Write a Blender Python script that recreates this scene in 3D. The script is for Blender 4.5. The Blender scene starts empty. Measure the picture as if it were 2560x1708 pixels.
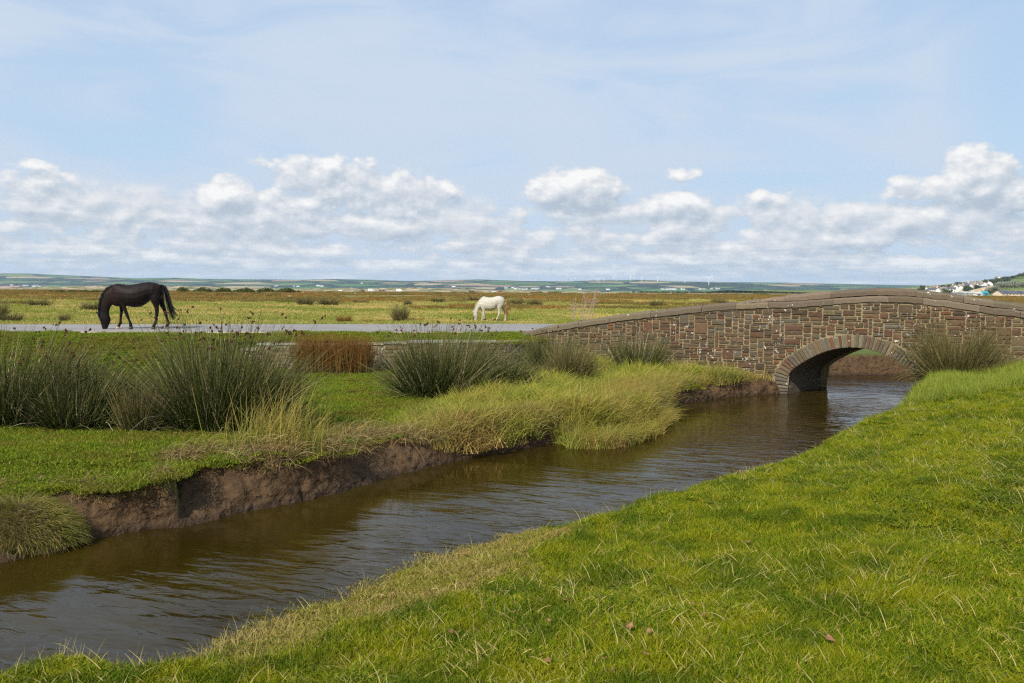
import bpy, bmesh, math, random
import numpy as np
from mathutils import Vector, Matrix

# ------------------------------------------------------------------ camera
F = 1991.0                       # focal length in pixels of the 2560 wide frame (28 mm)
HZ = 728.0                       # horizon row at the middle of the frame
ROLL = 0.0065                    # the camera is held a little askew
def VH(u): return HZ + ROLL * (u - 1280)
CZ = 1.26                        # camera height over the road
TH = math.atan((854 - HZ) / F)
scene = bpy.context.scene
col = scene.collection
cam_d = bpy.data.cameras.new('camera'); cam = bpy.data.objects.new('camera', cam_d); col.objects.link(cam)
cam_d.lens = 28.0; cam_d.sensor_width = 36.0; cam_d.clip_start = 0.05; cam_d.clip_end = 60000
cam.location = (0, 0, CZ); cam.rotation_euler = (Matrix.Rotation(math.pi / 2 - TH, 3, 'X') @ Matrix.Rotation(ROLL, 3, 'Z')).to_euler()
cam_d.dof.use_dof = True; cam_d.dof.focus_distance = 15.0; cam_d.dof.aperture_fstop = 5.6
scene.camera = cam

# ------------------------------------------------------------------ light and exposure
SUN_EL, SUN_STRENGTH, SKY_STRENGTH = math.radians(41), 4.6, 0.10
SH = Vector((0.50, 0.866))       # ground direction in which shadows fall
scene.view_settings.view_transform = 'Standard'; scene.view_settings.look = 'None'
scene.view_settings.exposure = 0.15; scene.view_settings.gamma = 1.0
sd_ = bpy.data.lights.new('sun', 'SUN'); sun = bpy.data.objects.new('sun', sd_); col.objects.link(sun)
sd_.energy = SUN_STRENGTH; sd_.angle = math.radians(0.6); sd_.color = (1.0, 0.94, 0.85)
_dv = Vector((SH.x * math.cos(SUN_EL), SH.y * math.cos(SUN_EL), -math.sin(SUN_EL)))
sun.rotation_euler = _dv.to_track_quat('-Z', 'Y').to_euler()
sun.location = (-20, -30, 40)
scene.cycles.max_bounces = 5; scene.cycles.diffuse_bounces = 3; scene.cycles.glossy_bounces = 3
scene.cycles.transmission_bounces = 3; scene.cycles.volume_bounces = 0; scene.cycles.transparent_max_bounces = 4
scene.cycles.use_denoising = False; scene.cycles.filter_width = 1.25; scene.cycles.use_adaptive_sampling = True; scene.cycles.adaptive_threshold = .012
scene.cycles.sample_clamp_indirect = 4.0


# ------------------------------------------------------------------ node helper
class NT:
    def __init__(s, tree):
        s.t = tree; s.n = tree.nodes; s.l = tree.links

    def node(s, typ, **kw):
        n = s.n.new(typ)
        for k, v in kw.items():
            setattr(n, k, v)
        return n

    def put(s, sock, v):
        if v is None:
            return
        if hasattr(v, 'is_output') or hasattr(v, 'links'):
            s.l.new(v, sock)
        elif isinstance(v, (int, float)):
            sock.default_value = v
        else:
            sock.default_value = tuple(v) if len(v) == len(sock.default_value) else tuple(v) + (1.0,)

    def m(s, op, a, b=None, c=None, clamp=False):
        n = s.node('ShaderNodeMath', operation=op, use_clamp=clamp)
        s.put(n.inputs[0], a); s.put(n.inputs[1], b)
        if c is not None: s.put(n.inputs[2], c)
        return n.outputs[0]

    def mix(s, f, a, b, mode='MIX'):
        n = s.node('ShaderNodeMix', data_type='RGBA', blend_type=mode)
        s.put(n.inputs[0], f); s.put(n.inputs[6], a); s.put(n.inputs[7], b)
        return n.outputs[2]

    def sstep(s, v, lo, hi, a=0.0, b=1.0):
        n = s.node('ShaderNodeMapRange', interpolation_type='SMOOTHSTEP')
        s.put(n.inputs[0], v); s.put(n.inputs[1], lo); s.put(n.inputs[2], hi); s.put(n.inputs[3], a); s.put(n.inputs[4], b)
        return n.outputs[0]

    def noise(s, vec, scale, detail=3, rough=0.5, dist=0.0, out=0, dim='3D'):
        n = s.node('ShaderNodeTexNoise', noise_dimensions=dim)
        s.put(n.inputs['Vector'], vec); s.put(n.inputs['Scale'], scale); s.put(n.inputs['Detail'], detail)
        s.put(n.inputs['Roughness'], rough); s.put(n.inputs['Distortion'], dist)
        return n.outputs[out]

    def vmul(s, v, xyz):
        n = s.node('ShaderNodeVectorMath', operation='MULTIPLY'); s.put(n.inputs[0], v); s.put(n.inputs[1], xyz)
        return n.outputs[0]

    def vadd(s, v, xyz):
        n = s.node('ShaderNodeVectorMath', operation='ADD'); s.put(n.inputs[0], v); s.put(n.inputs[1], xyz)
        return n.outputs[0]

    def xyz(s, x, y, z=0.0):
        n = s.node('ShaderNodeCombineXYZ'); s.put(n.inputs[0], x); s.put(n.inputs[1], y); s.put(n.inputs[2], z)
        return n.outputs[0]

    def sep(s, v):
        n = s.node('ShaderNodeSeparateXYZ'); s.put(n.inputs[0], v); return n.outputs

    def attr(s, name, out='Fac', typ='GEOMETRY'):
        n = s.node('ShaderNodeAttribute', attribute_name=name, attribute_type=typ)
        return n.outputs[out]

    def ramp(s, v, stops, interp='LINEAR'):
        n = s.node('ShaderNodeValToRGB'); s.put(n.inputs[0], v)
        r = n.color_ramp; r.interpolation = interp
        while len(r.elements) < len(stops): r.elements.new(0.5)
        for e, (p, c) in zip(r.elements, stops):
            e.position = p; e.color = tuple(c) + (1.0,)
        return n.outputs[0]

    def pos(s):
        return s.node('ShaderNodeNewGeometry').outputs['Position']


# ------------------------------------------------------------------ pixels to world
ct, st = math.cos(TH), math.sin(TH)


def ray(u, v):
    x0, y0 = (u - 1280) / F, (854 - v) / F
    x, y = x0 * math.cos(ROLL) - y0 * math.sin(ROLL), x0 * math.sin(ROLL) + y0 * math.cos(ROLL)
    return np.array([x, ct + y * st, -st + y * ct])


def P(u, v, z):                  # full-size pixel on the level z
    d = ray(u, v); k = (z - CZ) / d[2]
    return np.array([d[0] * k, d[1] * k, z])


def PY(u, v, Y):                 # full-size pixel at distance Y
    d = ray(u, v); k = Y / d[1]
    return np.array([d[0] * k, Y, CZ + d[2] * k])


K = 2560 / 2350.0
def D(x, y, z): return P(x * K, y * K, z)


def azel(u, v):
    d = ray(u, v)
    return math.degrees(math.atan2(d[0], d[1])), math.degrees(math.atan2(d[2], math.hypot(d[0], d[1])))


# ------------------------------------------------------------------ world: sky with cirrus veil and cumulus
w = bpy.data.worlds.new('World'); scene.world = w; w.use_nodes = True
N = NT(w.node_tree); N.n.clear()
sky = N.node('ShaderNodeTexSky', sky_type='NISHITA', sun_disc=False)
sky.sun_elevation = SUN_EL; sky.sun_rotation = math.atan2(-SH.x, -SH.y)
sky.air_density = 1.1; sky.dust_density = 1.0; sky.ozone_density = 1.3
dirv = N.node('ShaderNodeTexCoord').outputs['Generated']
sx, sy, sz = N.sep(dirv)
az = N.m('MULTIPLY', N.m('ARCTAN2', sx, sy), 57.2958)
el = N.m('MULTIPLY', N.m('ARCTAN2', sz, N.m('SQRT', N.m('ADD', N.m('MULTIPLY', sx, sx), N.m('MULTIPLY', sy, sy)))), 57.2958)
# (pixel x, pixel y of the middle, half width, half height up, half height down, strength)
CL = [(575, 500, 80, 62, 85, 1.15), (700, 520, 180, 50, 60, .75), (830, 440, 150, 60, 90, .72), (1030, 480, 140, 66, 80, .62),
      (1440, 480, 145, 66, 50, 1.2), (1700, 515, 110, 36, 45, .9), (1705, 440, 50, 26, 14, .42), (1920, 500, 80, 30, 40, .55),
      (2445, 455, 85, 85, 80, 1.2), (2350, 470, 130, 40, 30, .62), (2520, 500, 110, 60, 35, 1.05), (2300, 545, 75, 30, 36, .7),
      (2080, 545, 140, 22, 30, .55), (85, 412, 55, 14, 12, .35), (130, 470, 110, 40, 40, .4), (670, 405, 60, 18, 14, .35), (300, 555, 260, 40, 50, .45)]


def density_group():
    g = bpy.data.node_groups.new('cumulus', 'ShaderNodeTree')
    g.interface.new_socket('az', in_out='INPUT', socket_type='NodeSocketFloat')
    g.interface.new_socket('el', in_out='INPUT', socket_type='NodeSocketFloat')
    g.interface.new_socket('d', in_out='OUTPUT', socket_type='NodeSocketFloat')
    G = NT(g); gi = G.node('NodeGroupInput'); go = G.node('NodeGroupOutput')
    a, e = gi.outputs[0], gi.outputs[1]
    ee = G.m('MAXIMUM', e, 0.0)
    lg = G.m('LOGARITHM', G.m('ADD', ee, 1.1), 2.718)
    # finer and flatter towards the horizon
    kk = G.m('DIVIDE', 3.4, G.m('ADD', ee, 2.2))
    vec = G.xyz(G.m('MULTIPLY', a, 0.16), G.m('MULTIPLY', lg, 1.9), 3.7)
    n1 = G.noise(vec, 1.5, 6, 0.55, 0.15)
    vec2 = G.xyz(G.m('MULTIPLY', a, 0.75), G.m('MULTIPLY', ee, 1.1), 9.1)
    n2 = G.noise(vec2, 0.62, 7, 0.56, 0.05)
    def puff(vv, sc):
        vn = G.node('ShaderNodeTexVoronoi', feature='F1', normalize=True); G.put(vn.inputs['Vector'], vv); vn.inputs['Scale'].default_value = sc; vn.inputs['Detail'].default_value = 2.0; vn.inputs['Roughness'].default_value = .55
        return G.m('SUBTRACT', .82, vn.outputs['Distance'])
    n2 = G.m('ADD', G.m('MULTIPLY', n2, .5), G.m('MULTIPLY', puff(vec2, .9), .5))
    vec3 = G.xyz(G.m('MULTIPLY', a, .62), G.m('MULTIPLY', lg, 4.6), 1.3)
    n3 = G.m('ADD', G.m('MULTIPLY', G.noise(vec3, .8, 6, 0.55, 0.0), .55), G.m('MULTIPLY', puff(vec3, .9), .45))
    # band of cumulus rows low in the sky
    band = G.m('MULTIPLY', G.sstep(ee, 7.8, 5.0), G.sstep(ee, -0.3, 1.0, 0.6, 1.0))
    n4 = G.noise(G.xyz(G.m('MULTIPLY', a, .10), G.m('MULTIPLY', lg, 5.5), 6.6), 1.0, 3, .5, .1)
    row = G.m('ADD', G.m('ADD', G.m('MULTIPLY', n1, 0.38), G.m('MULTIPLY', n3, 0.50)), G.m('MULTIPLY', n4, .34))
    dd = G.m('MULTIPLY', G.m('SUBTRACT', row, 0.51), G.m('MULTIPLY', band, 2.5))
    best = dd
    for (u, v, rx, ru, rd, sgt) in CL:
        A, E = azel(u, v)
        k1 = F / 57.2958
        dx = G.m('DIVIDE', G.m('SUBTRACT', a, A), rx / k1)
        dy = G.m('SUBTRACT', e, E)
        up = G.m('DIVIDE', G.m('MAXIMUM', dy, 0.0), ru / k1)
        dn = G.m('DIVIDE', G.m('MINIMUM', dy, 0.0), rd / k1)
        r2 = G.m('ADD', G.m('MULTIPLY', dx, dx), G.m('ADD', G.m('MULTIPLY', up, up), G.m('MULTIPLY', dn, dn)))
        b = G.m('MULTIPLY', G.m('SUBTRACT', 1.0, r2), sgt)
        b = G.m('ADD', G.m('MULTIPLY', b, 0.60), G.m('MULTIPLY', G.m('SUBTRACT', n2, 0.50), 1.9))
        best = G.m('SMOOTH_MAX', best, b, 0.10)
    G.l.new(best, go.inputs[0])
    return g


DG = density_group()
def dens(a, e):
    n = N.node('ShaderNodeGroup'); n.node_tree = DG
    N.put(n.inputs[0], a); N.put(n.inputs[1], e); return n.outputs[0]


d0 = dens(az, el)
d1 = dens(N.m('SUBTRACT', az, 0.32), N.m('ADD', el, 0.62))
mask = N.sstep(d0, 0.02, 0.26)
lit = N.m('MULTIPLY', N.m('SUBTRACT', d0, d1), 1.5)
lit = N.m('ADD', 0.44, lit, clamp=True)
cloud = N.ramp(lit, [(0.0, (.43, .50, .585)), (0.35, (.55, .605, .67)), (0.6, (.67, .70, .74)), (0.8, (.78, .79, .80)), (1.0, (.88, .88, .87))])
# cirrus veil
lvec = N.xyz(N.m('ADD', N.m('MULTIPLY', az, 0.030), N.m('MULTIPLY', el, 0.02)), N.m('MULTIPLY', el, 0.14), 5.5)
wisp = N.noise(lvec, 1.7, 6, 0.58, 0.9)
lv2 = N.xyz(N.m('MULTIPLY', az, 0.06), N.m('MULTIPLY', el, 0.075), 2.2)
big = N.noise(lv2, 1.0, 3, 0.5, 0.2)
veil = N.sstep(N.m('ADD', N.m('MULTIPLY', wisp, 0.65), N.m('MULTIPLY', big, 0.55)), 0.42, 0.66, 0.42, 1.0)
# the top right corner is clearer and bluer
ca, ce = azel(2620, 120)
rr = N.m('ADD', N.m('POWER', N.m('DIVIDE', N.m('SUBTRACT', az, ca), 6.0), 2.0), N.m('POWER', N.m('DIVIDE', N.m('SUBTRACT', el, ce), 9.0), 2.0))
veil = N.m('MULTIPLY', veil, N.sstep(rr, 0.0, 1.4, 0.35, 1.0))
veil = N.m('MULTIPLY', veil, N.sstep(el, 60.0, 25.0, 0.55, 1.0))
blue = N.vmul(sky.outputs[0], (SKY_STRENGTH, SKY_STRENGTH, SKY_STRENGTH))
blue = N.mix(0.85, blue, N.ramp(N.m('DIVIDE', el, 40.0, clamp=True), [(0.0, (.48, .65, .80)), (.22, (.40, .62, .85)), (.45, (.36, .54, .80)), (1.0, (.20, .36, .66))]))
c = N.mix(veil, blue, (.545, .64, .765))
c = N.mix(mask, c, cloud)
# far air near the horizon
c = N.mix(N.sstep(el, 3.2, 0.0, 0.0, 0.5), c, (.53, .67, .80))
bg = N.node('ShaderNodeBackground'); N.put(bg.inputs[0], c); bg.inputs[1].default_value = 1.0
wo = N.node('ShaderNodeOutputWorld'); N.l.new(bg.outputs[0], wo.inputs[0])
w.cycles.sampling_method = 'MANUAL'; w.cycles.sample_map_resolution = 512

# ------------------------------------------------------------------ numpy noise
def _hash(ix, iy, seed):
    h = (ix.astype(np.int64) * 374761393 + iy.astype(np.int64) * 668265263 + seed * 974634777) & 0x7fffffff
    h = ((h ^ (h >> 13)) * 1274126177) & 0x7fffffff
    return ((h ^ (h >> 16)) & 0xffff) / 65535.0


def vnoise(x, y, seed=0):
    ix, iy = np.floor(x), np.floor(y); fx, fy = x - ix, y - iy
    fx = fx * fx * (3 - 2 * fx); fy = fy * fy * (3 - 2 * fy)
    a = _hash(ix, iy, seed); b = _hash(ix + 1, iy, seed); c_ = _hash(ix, iy + 1, seed); d_ = _hash(ix + 1, iy + 1, seed)
    return (a + (b - a) * fx) * (1 - fy) + (c_ + (d_ - c_) * fx) * fy


def fbm(x, y, seed=0, o=4, g=0.5):
    s, a, t = 0, 1.0, 0
    for i in range(o):
        s = s + a * vnoise(x * 2 ** i + 17.3 * i, y * 2 ** i - 9.1 * i, seed + i); t += a; a *= g
    return s / t * 2 - 1         # -1..1


def sm(x, lo, hi):
    t = np.clip((x - lo) / (hi - lo), 0, 1); return t * t * (3 - 2 * t)


# ------------------------------------------------------------------ mesh helpers
def mesh_np(name, V, Q, attrs=None, smooth=False, mats=(), matidx=None, colors=None):
    """V (n,3), Q (m,k) faces of equal size k; attrs: point float attributes"""
    V = np.asarray(V, np.float32); Q = np.asarray(Q, np.int32)
    me = bpy.data.meshes.new(name)
    me.vertices.add(len(V)); me.vertices.foreach_set('co', V.ravel())
    k = Q.shape[1]
    me.loops.add(Q.size); me.loops.foreach_set('vertex_index', Q.ravel())
    me.polygons.add(len(Q)); me.polygons.foreach_set('loop_start', np.arange(0, Q.size, k, dtype=np.int32))
    me.polygons.foreach_set('loop_total', np.full(len(Q), k, np.int32))
    for m_ in mats: me.materials.append(m_)
    if matidx is not None: me.polygons.foreach_set('material_index', np.asarray(matidx, np.int32))
    me.update(calc_edges=True); me.validate()
    me.polygons.foreach_set('use_smooth', np.full(len(me.polygons), smooth))
    for kx, a in (attrs or {}).items():
        at = me.attributes.new(kx, 'FLOAT', 'POINT'); at.data.foreach_set('value', np.asarray(a, np.float32))
    for kx, a in (colors or {}).items():
        a = np.asarray(a, np.float32)
        if a.shape[1] == 3: a = np.concatenate([a, np.ones((len(a), 1), np.float32)], 1)
        at = me.attributes.new(kx, 'FLOAT_COLOR', 'POINT'); at.data.foreach_set('color', a.ravel())
    return me


def ob(name, me, parent=None, loc=None):
    o = bpy.data.objects.new(name, me); col.objects.link(o)
    if parent is not None: o.parent = parent
    if loc is not None: o.location = loc
    return o


def tag(o, label=None, cat=None, group=None, kind=None):
    if label: o['label'] = label
    if cat: o['category'] = cat
    if group: o['group'] = group
    if kind: o['kind'] = kind
    return o


def empty(name, loc, rz=0.0, s=1.0):
    o = bpy.data.objects.new(name, None); col.objects.link(o)
    o.location = loc; o.rotation_euler = (0, 0, rz); o.scale = (s, s, s); o.empty_display_size = 0.2
    return o


def copy_tree(o, parent=None):
    c_ = o.copy(); col.objects.link(c_)
    if parent is not None: c_.parent = parent
    for ch in list(o.children): copy_tree(ch, c_)
    return c_


class MB:
    """collects mixed polygons with material slots and a colour per vertex"""
    def __init__(s): s.v = []; s.f = []; s.mi = []; s.c = []

    def add(s, verts, faces, mi=0, c=(1, 1, 1)):
        b = len(s.v); s.v += [tuple(p) for p in verts]; s.c += [tuple(c) + (1.0,)] * len(verts)
        for f in faces: s.f.append(tuple(b + i for i in f)); s.mi.append(mi)

    def box(s, lo, hi, mi=0, M=None, c=(1, 1, 1)):
        (x0, y0, z0), (x1, y1, z1) = lo, hi
        vs = [(x0, y0, z0), (x1, y0, z0), (x1, y1, z0), (x0, y1, z0), (x0, y0, z1), (x1, y0, z1), (x1, y1, z1), (x0, y1, z1)]
        if M is not None: vs = [tuple(M @ Vector(p)) for p in vs]
        s.add(vs, [(0, 3, 2, 1), (4, 5, 6, 7), (0, 1, 5, 4), (1, 2, 6, 5), (2, 3, 7, 6), (3, 0, 4, 7)], mi, c)

    def gable(s, lo, hi, zr, mi=0, over=0.0, c=(1, 1, 1)):
        """roof prism, ridge along x"""
        (x0, y0, z0), (x1, y1, _z) = lo, hi
        x0 -= over; x1 += over; y0 -= over; y1 += over; ym = (y0 + y1) / 2
        s.add([(x0, y0, z0), (x1, y0, z0), (x1, y1, z0), (x0, y1, z0), (x0, ym, zr), (x1, ym, zr)],
              [(0, 3, 2, 1), (0, 1, 5, 4), (2, 3, 4, 5), (3, 0, 4), (1, 2, 5)], mi, c)

    def tube(s, pts, rad, n=6, mi=0, c=(1, 1, 1), cap=True):
        pts = [Vector(p) for p in pts]; rings = []; V = []
        for i, p in enumerate(pts):
            d = (pts[min(i + 1, len(pts) - 1)] - pts[max(i - 1, 0)]).normalized()
            a = d.orthogonal().normalized(); b = d.cross(a)
            r = rad[i] if hasattr(rad, '__len__') else rad
            for k in range(n):
                t = 2 * math.pi * k / n; V.append(p + a * (r * math.cos(t)) + b * (r * math.sin(t)))
        Fc = [(i * n + k, i * n + (k + 1) % n, (i + 1) * n + (k + 1) % n, (i + 1) * n + k) for i in range(len(pts) - 1) for k in range(n)]
        if cap: Fc += [tuple(range(n - 1, -1, -1)), tuple((len(pts) - 1) * n + k for k in range(n))]
        s.add(V, Fc, mi, c)

    def build(s, name, mats, parent=None, smooth=False, loc=None):
        me = bpy.data.meshes.new(name); me.from_pydata(s.v, [], s.f)
        if not isinstance(mats, (list, tuple)): mats = [mats]
        for m_ in mats: me.materials.append(m_)
        me.polygons.foreach_set('material_index', s.mi)
        me.polygons.foreach_set('use_smooth', [smooth] * len(s.f))
        at = me.attributes.new('col', 'FLOAT_COLOR', 'POINT'); at.data.foreach_set('color', np.array(s.c, np.float32).ravel())
        me.update()
        return ob(name, me, parent, loc)


# ------------------------------------------------------------------ materials
def mat(name):
    m_ = bpy.data.materials.new(name); m_.use_nodes = True
    T = NT(m_.node_tree); T.n.clear(); return m_, T


def finish(T, base, rough=0.8, bump=None, bstr=0.3, bdist=0.02, spec=0.3, extra=None, metallic=0.0, sheen=0.0):
    b = T.node('ShaderNodeBsdfPrincipled'); T.put(b.inputs['Base Color'], base); T.put(b.inputs['Roughness'], rough)
    T.put(b.inputs['Specular IOR Level'], spec); T.put(b.inputs['Metallic'], metallic)
    if sheen: b.inputs['Sheen Weight'].default_value = sheen
    if bump is not None:
        bn = T.node('ShaderNodeBump'); T.put(bn.inputs['Height'], bump); bn.inputs['Strength'].default_value = bstr
        bn.inputs['Distance'].default_value = bdist; T.l.new(bn.outputs[0], b.inputs['Normal'])
    o = T.node('ShaderNodeOutputMaterial'); T.l.new(b.outputs[0], o.inputs[0]); return b


def plain(name, c_, rough=0.7, spec=0.3, var=0.12, scale=3.0, metallic=0.0):
    m_, T = mat(name)
    n = T.noise(T.pos(), scale, 4, 0.6)
    base = T.mix(T.sstep(n, 0.3, 0.7), tuple(x * (1 - var) for x in c_), tuple(min(1, x * (1 + var)) for x in c_))
    finish(T, base, rough, spec=spec, metallic=metallic); return m_


def veg(name, stops, tip=None, tipf=0.0, patch=None, patchf=0.0, pscale=1.2, trans=0.25, rough=0.6, base=None, patch2=None, p2f=0.0, p2scale=0.5):
    """blades: colour by the blade's own random number, its tip and wide natural patches"""
    m_, T = mat(name)
    r = T.attr('rnd'); t = T.attr('t')
    c_ = T.ramp(r, stops)
    if patch:
        n = T.noise(T.pos(), pscale, 4, 0.6)
        c_ = T.mix(T.sstep(n, 0.42, 0.62, 0.0, patchf), c_, patch)
    if patch2:
        n = T.noise(T.vadd(T.pos(), (31., 7., 3.)), p2scale, 3, 0.55)
        c_ = T.mix(T.sstep(n, 0.45, 0.62, 0.0, p2f), c_, patch2)
    if tip: c_ = T.mix(T.m('MULTIPLY', T.sstep(t, 0.4, 1.0), tipf), c_, tip)
    if base: c_ = T.mix(T.sstep(t, 0.35, 0.0), c_, base)
    b = T.node('ShaderNodeBsdfPrincipled'); T.put(b.inputs['Base Color'], c_); b.inputs['Roughness'].default_value = rough
    b.inputs['Specular IOR Level'].default_value = 0.10
    tr = T.node('ShaderNodeBsdfTranslucent'); T.put(tr.inputs[0], c_)
    mx = T.node('ShaderNodeMixShader'); mx.inputs[0].default_value = trans
    T.l.new(b.outputs[0], mx.inputs[1]); T.l.new(tr.outputs[0], mx.inputs[2])
    o = T.node('ShaderNodeOutputMaterial'); T.l.new(mx.outputs[0], o.inputs[0]); return m_


STRAW = (.42, .31, .12)
M = {}
M['turf'] = veg('turf_blades', [(0, (.045, .085, .003)), (.3, (.115, .18, .004)), (.68, (.20, .255, .006)), (.88, (.33, .31, .018)), (1, (.50, .37, .10))],
                patch=(.28, .27, .007), patchf=.6, pscale=2.6, patch2=(.05, .10, .006), p2f=.6, p2scale=2.0)
M['strip'] = veg('ledge_blades', [(0, (.20, .19, .035)), (.5, (.33, .26, .06)), (1, (.45, .33, .13))], patch=(.24, .25, .03), patchf=.6, pscale=2.5)
M['low'] = veg('lowland_blades', [(0, (.06, .12, .006)), (.5, (.145, .23, .008)), (.85, (.26, .29, .018)), (1, (.42, .33, .10))],
               patch=(.23, .23, .018), patchf=.6, pscale=1.3, patch2=(.20, .15, .03), p2f=.55, p2scale=.9)
M['stalk'] = veg('dry_stalks', [(0, (.38, .33, .09)), (.5, (.50, .41, .15)), (1, (.60, .48, .22))], trans=.15)
M['marsh'] = veg('marsh_grass_blades', [(0, (.09, .12, .015)), (.3, (.24, .25, .028)), (.6, (.42, .35, .06)), (1, (.58, .40, .15))],
                 tip=(.44, .36, .08), tipf=.35, patch=(.40, .24, .09), patchf=.75, pscale=.9, patch2=(.15, .22, .04), p2f=.45, p2scale=.8)
M['fringe'] = veg('dead_fringe_blades', [(0, (.10, .065, .025)), (.35, (.27, .18, .075)), (.65, (.43, .30, .12)), (.85, (.22, .25, .09)), (1, (.58, .45, .22))])
M['over'] = veg('overhang_blades', [(0, (.05, .06, .012)), (.4, (.13, .12, .022)), (.75, (.24, .18, .05)), (1, (.38, .28, .13))], patch=(.20, .12, .05), patchf=.85, pscale=2.2)
M['gold'] = veg('golden_blades', [(0, (.14, .19, .025)), (.5, (.28, .28, .04)), (1, (.50, .35, .10))], tip=(.50, .34, .12), tipf=.5)
M['rush'] = veg('rush_stems', [(0, (.018, .034, .006)), (.5, (.045, .072, .012)), (.80, (.10, .125, .022)), (.90, (.24, .19, .09)), (1, (.50, .41, .27))],
                tip=(.26, .20, .09), tipf=.3, trans=.08, rough=.5)
M['rush_olive'] = veg('olive_rush_stems', [(0, (.05, .058, .018)), (.5, (.10, .105, .030)), (.8, (.17, .14, .045)), (1, (.36, .27, .13))], trans=.1, tip=(.22, .17, .07), tipf=.5)
M['rush_rust'] = veg('rust_rush_stems', [(0, (.07, .032, .010)), (.4, (.17, .075, .018)), (.8, (.27, .14, .035)), (1, (.10, .11, .025))],
                     trans=.1, base=(.10, .09, .03), tip=(.28, .13, .04), tipf=.35)
M['seed'] = plain('rush_seed', (.085, .028, .014), .8)
M['dead'] = plain('dead_stem', (.36, .27, .19), .8)
M['leaf'] = plain('dry_leaf', (.24, .12, .05), .8, var=.35, scale=40)


def ground_mat():
    m_, T = mat('ground_soil_and_grass')
    p = T.pos(); x, y, z = T.sep(p)
    mud_n = T.noise(p, 5.0, 6, 0.65); mud_f = T.noise(p, 24.0, 5, 0.65)
    mud = T.mix(T.sstep(mud_n, .3, .7), (.075, .042, .018), (.135, .080, .038))
    mud = T.mix(T.sstep(z, -1.20, -1.33), mud, (.050, .027, .011))
    near = T.mix(T.sstep(T.noise(p, 3.0, 4), .35, .65), (.055, .085, .010), (.10, .12, .015))
    # wet marsh beyond the road: green, straw and rust in patches drawn out along the shore
    pa = T.vmul(p, (.35, 1.0, 1.0))
    n1 = T.noise(pa, .10, 4, .55); n2 = T.noise(T.vadd(pa, (40., 9., 0.)), .035, 4, .6); n3 = T.noise(p, 1.3, 5, .6)
    n4 = T.noise(T.vadd(pa, (-20., 3., 0.)), .06, 4, .6)
    fld = T.mix(T.sstep(n3, .3, .7), (.20, .25, .03), (.36, .34, .08))
    fld = T.mix(T.sstep(n1, .38, .52, 0., .9), fld, (.52, .41, .15))
    far = T.sstep(y, 44, 75)
    fld = T.mix(T.m('MULTIPLY', T.sstep(n4, .45, .56), far), fld, (.23, .135, .032))
    fld = T.mix(T.m('MULTIPLY', T.sstep(n2, .50, .60), far), fld, (.105, .10, .026))
    fld = T.mix(T.m('MULTIPLY', T.sstep(n3, .50, .72, 0., .5), far), fld, (.13, .12, .03))
    fld = T.mix(T.sstep(y, 700, 1100, 0., .5), fld, (.34, .27, .13))
    g = T.mix(T.attr('meadow'), near, fld)
    g = T.mix(T.attr('bare'), g, mud)
    vo = T.node('ShaderNodeTexVoronoi', feature='SMOOTH_F1'); T.put(vo.inputs['Vector'], T.vadd(T.vmul(p, (6., 6., 9.)), T.noise(p, 5., 3, out=1))); vo.inputs['Scale'].default_value = 1.3
    h = T.m('ADD', T.m('ADD', T.m('MULTIPLY', mud_n, 1.0), T.m('MULTIPLY', mud_f, .35)), T.m('MULTIPLY', vo.outputs['Distance'], -.9))
    h = T.m('MULTIPLY', h, T.attr('bare'))
    finish(T, g, T.m('SUBTRACT', .92, T.m('MULTIPLY', T.sstep(z, -1.18, -1.33), .5)), h, 1.0, .13, spec=.3)
    return m_


M['ground'] = ground_mat()


def stone_mat(name, lichen=.5, warm=1.0, bump=1.0):
    m_, T = mat(name)
    p = T.pos(); c_ = T.attr('col', 'Color')
    n = T.noise(p, 9.0, 6, .65); f_ = T.noise(p, 45.0, 5, .7)
    c_ = T.mix(T.sstep(n, .25, .75, 0, .55), c_, T.mix(.5, c_, (.20, .15, .09)))
    c_ = T.mix(T.sstep(f_, .35, .75, 0., .45), c_, (.07, .055, .04))
    ln = T.noise(T.vadd(p, (5., 3., 1.)), 12.0, 4, .6); lc = T.noise(p, 1.3, 3, .6); top = T.sep(p)[2]
    thr = T.m('SUBTRACT', .90 - .06 * lichen, T.m('MULTIPLY', lc, .42))
    c_ = T.mix(T.sstep(T.m('SUBTRACT', ln, thr), 0.012, .06), c_, (.52, .51, .45))
    l2 = T.noise(T.vadd(p, (1., 8., 2.)), 60.0, 3, .6)
    c_ = T.mix(T.sstep(l2, .66, .72, 0., .6), c_, (.45, .43, .36))
    oc = T.noise(T.vadd(p, (11., 2., 7.)), 9.0, 3, .6)
    c_ = T.mix(T.sstep(oc, .70, .76, 0., .5), c_, (.32, .19, .04))
    finish(T, c_, .88, T.m('ADD', n, T.m('MULTIPLY', f_, .5)), .7 * bump, .02, spec=.25)
    return m_


M['stone'] = stone_mat('rubble_stone', .7)
M['coping'] = stone_mat('coping_stone', .5, 1., 1.5)
M['pale'] = stone_mat('pale_lichened_stone', 1.1)
m_, T = mat('mortar')
p_ = T.pos()
finish(T, T.mix(T.sstep(T.noise(p_, 6, 5, .6), .3, .7), (.19, .145, .078), (.32, .255, .145)), .95, T.noise(p_, 50, 5, .7), .6, .01, spec=.15)
M['mortar'] = m_
m_, T = mat('asphalt')
p_ = T.pos()
c_ = T.mix(T.sstep(T.noise(T.vmul(p_, (.3, 1.5, 1.)), 1.2, 4), .3, .7), (.225, .207, .188), (.29, .268, .245))
c_ = T.mix(T.sstep(T.noise(T.vmul(p_, (.15, 1., 1.)), .9, 5, .7), .58, .70, 0., .5), c_, (.15, .14, .135))
finish(T, c_, .85, T.noise(p_, 90, 4), .25, .01)
M['asphalt'] = m_
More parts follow.
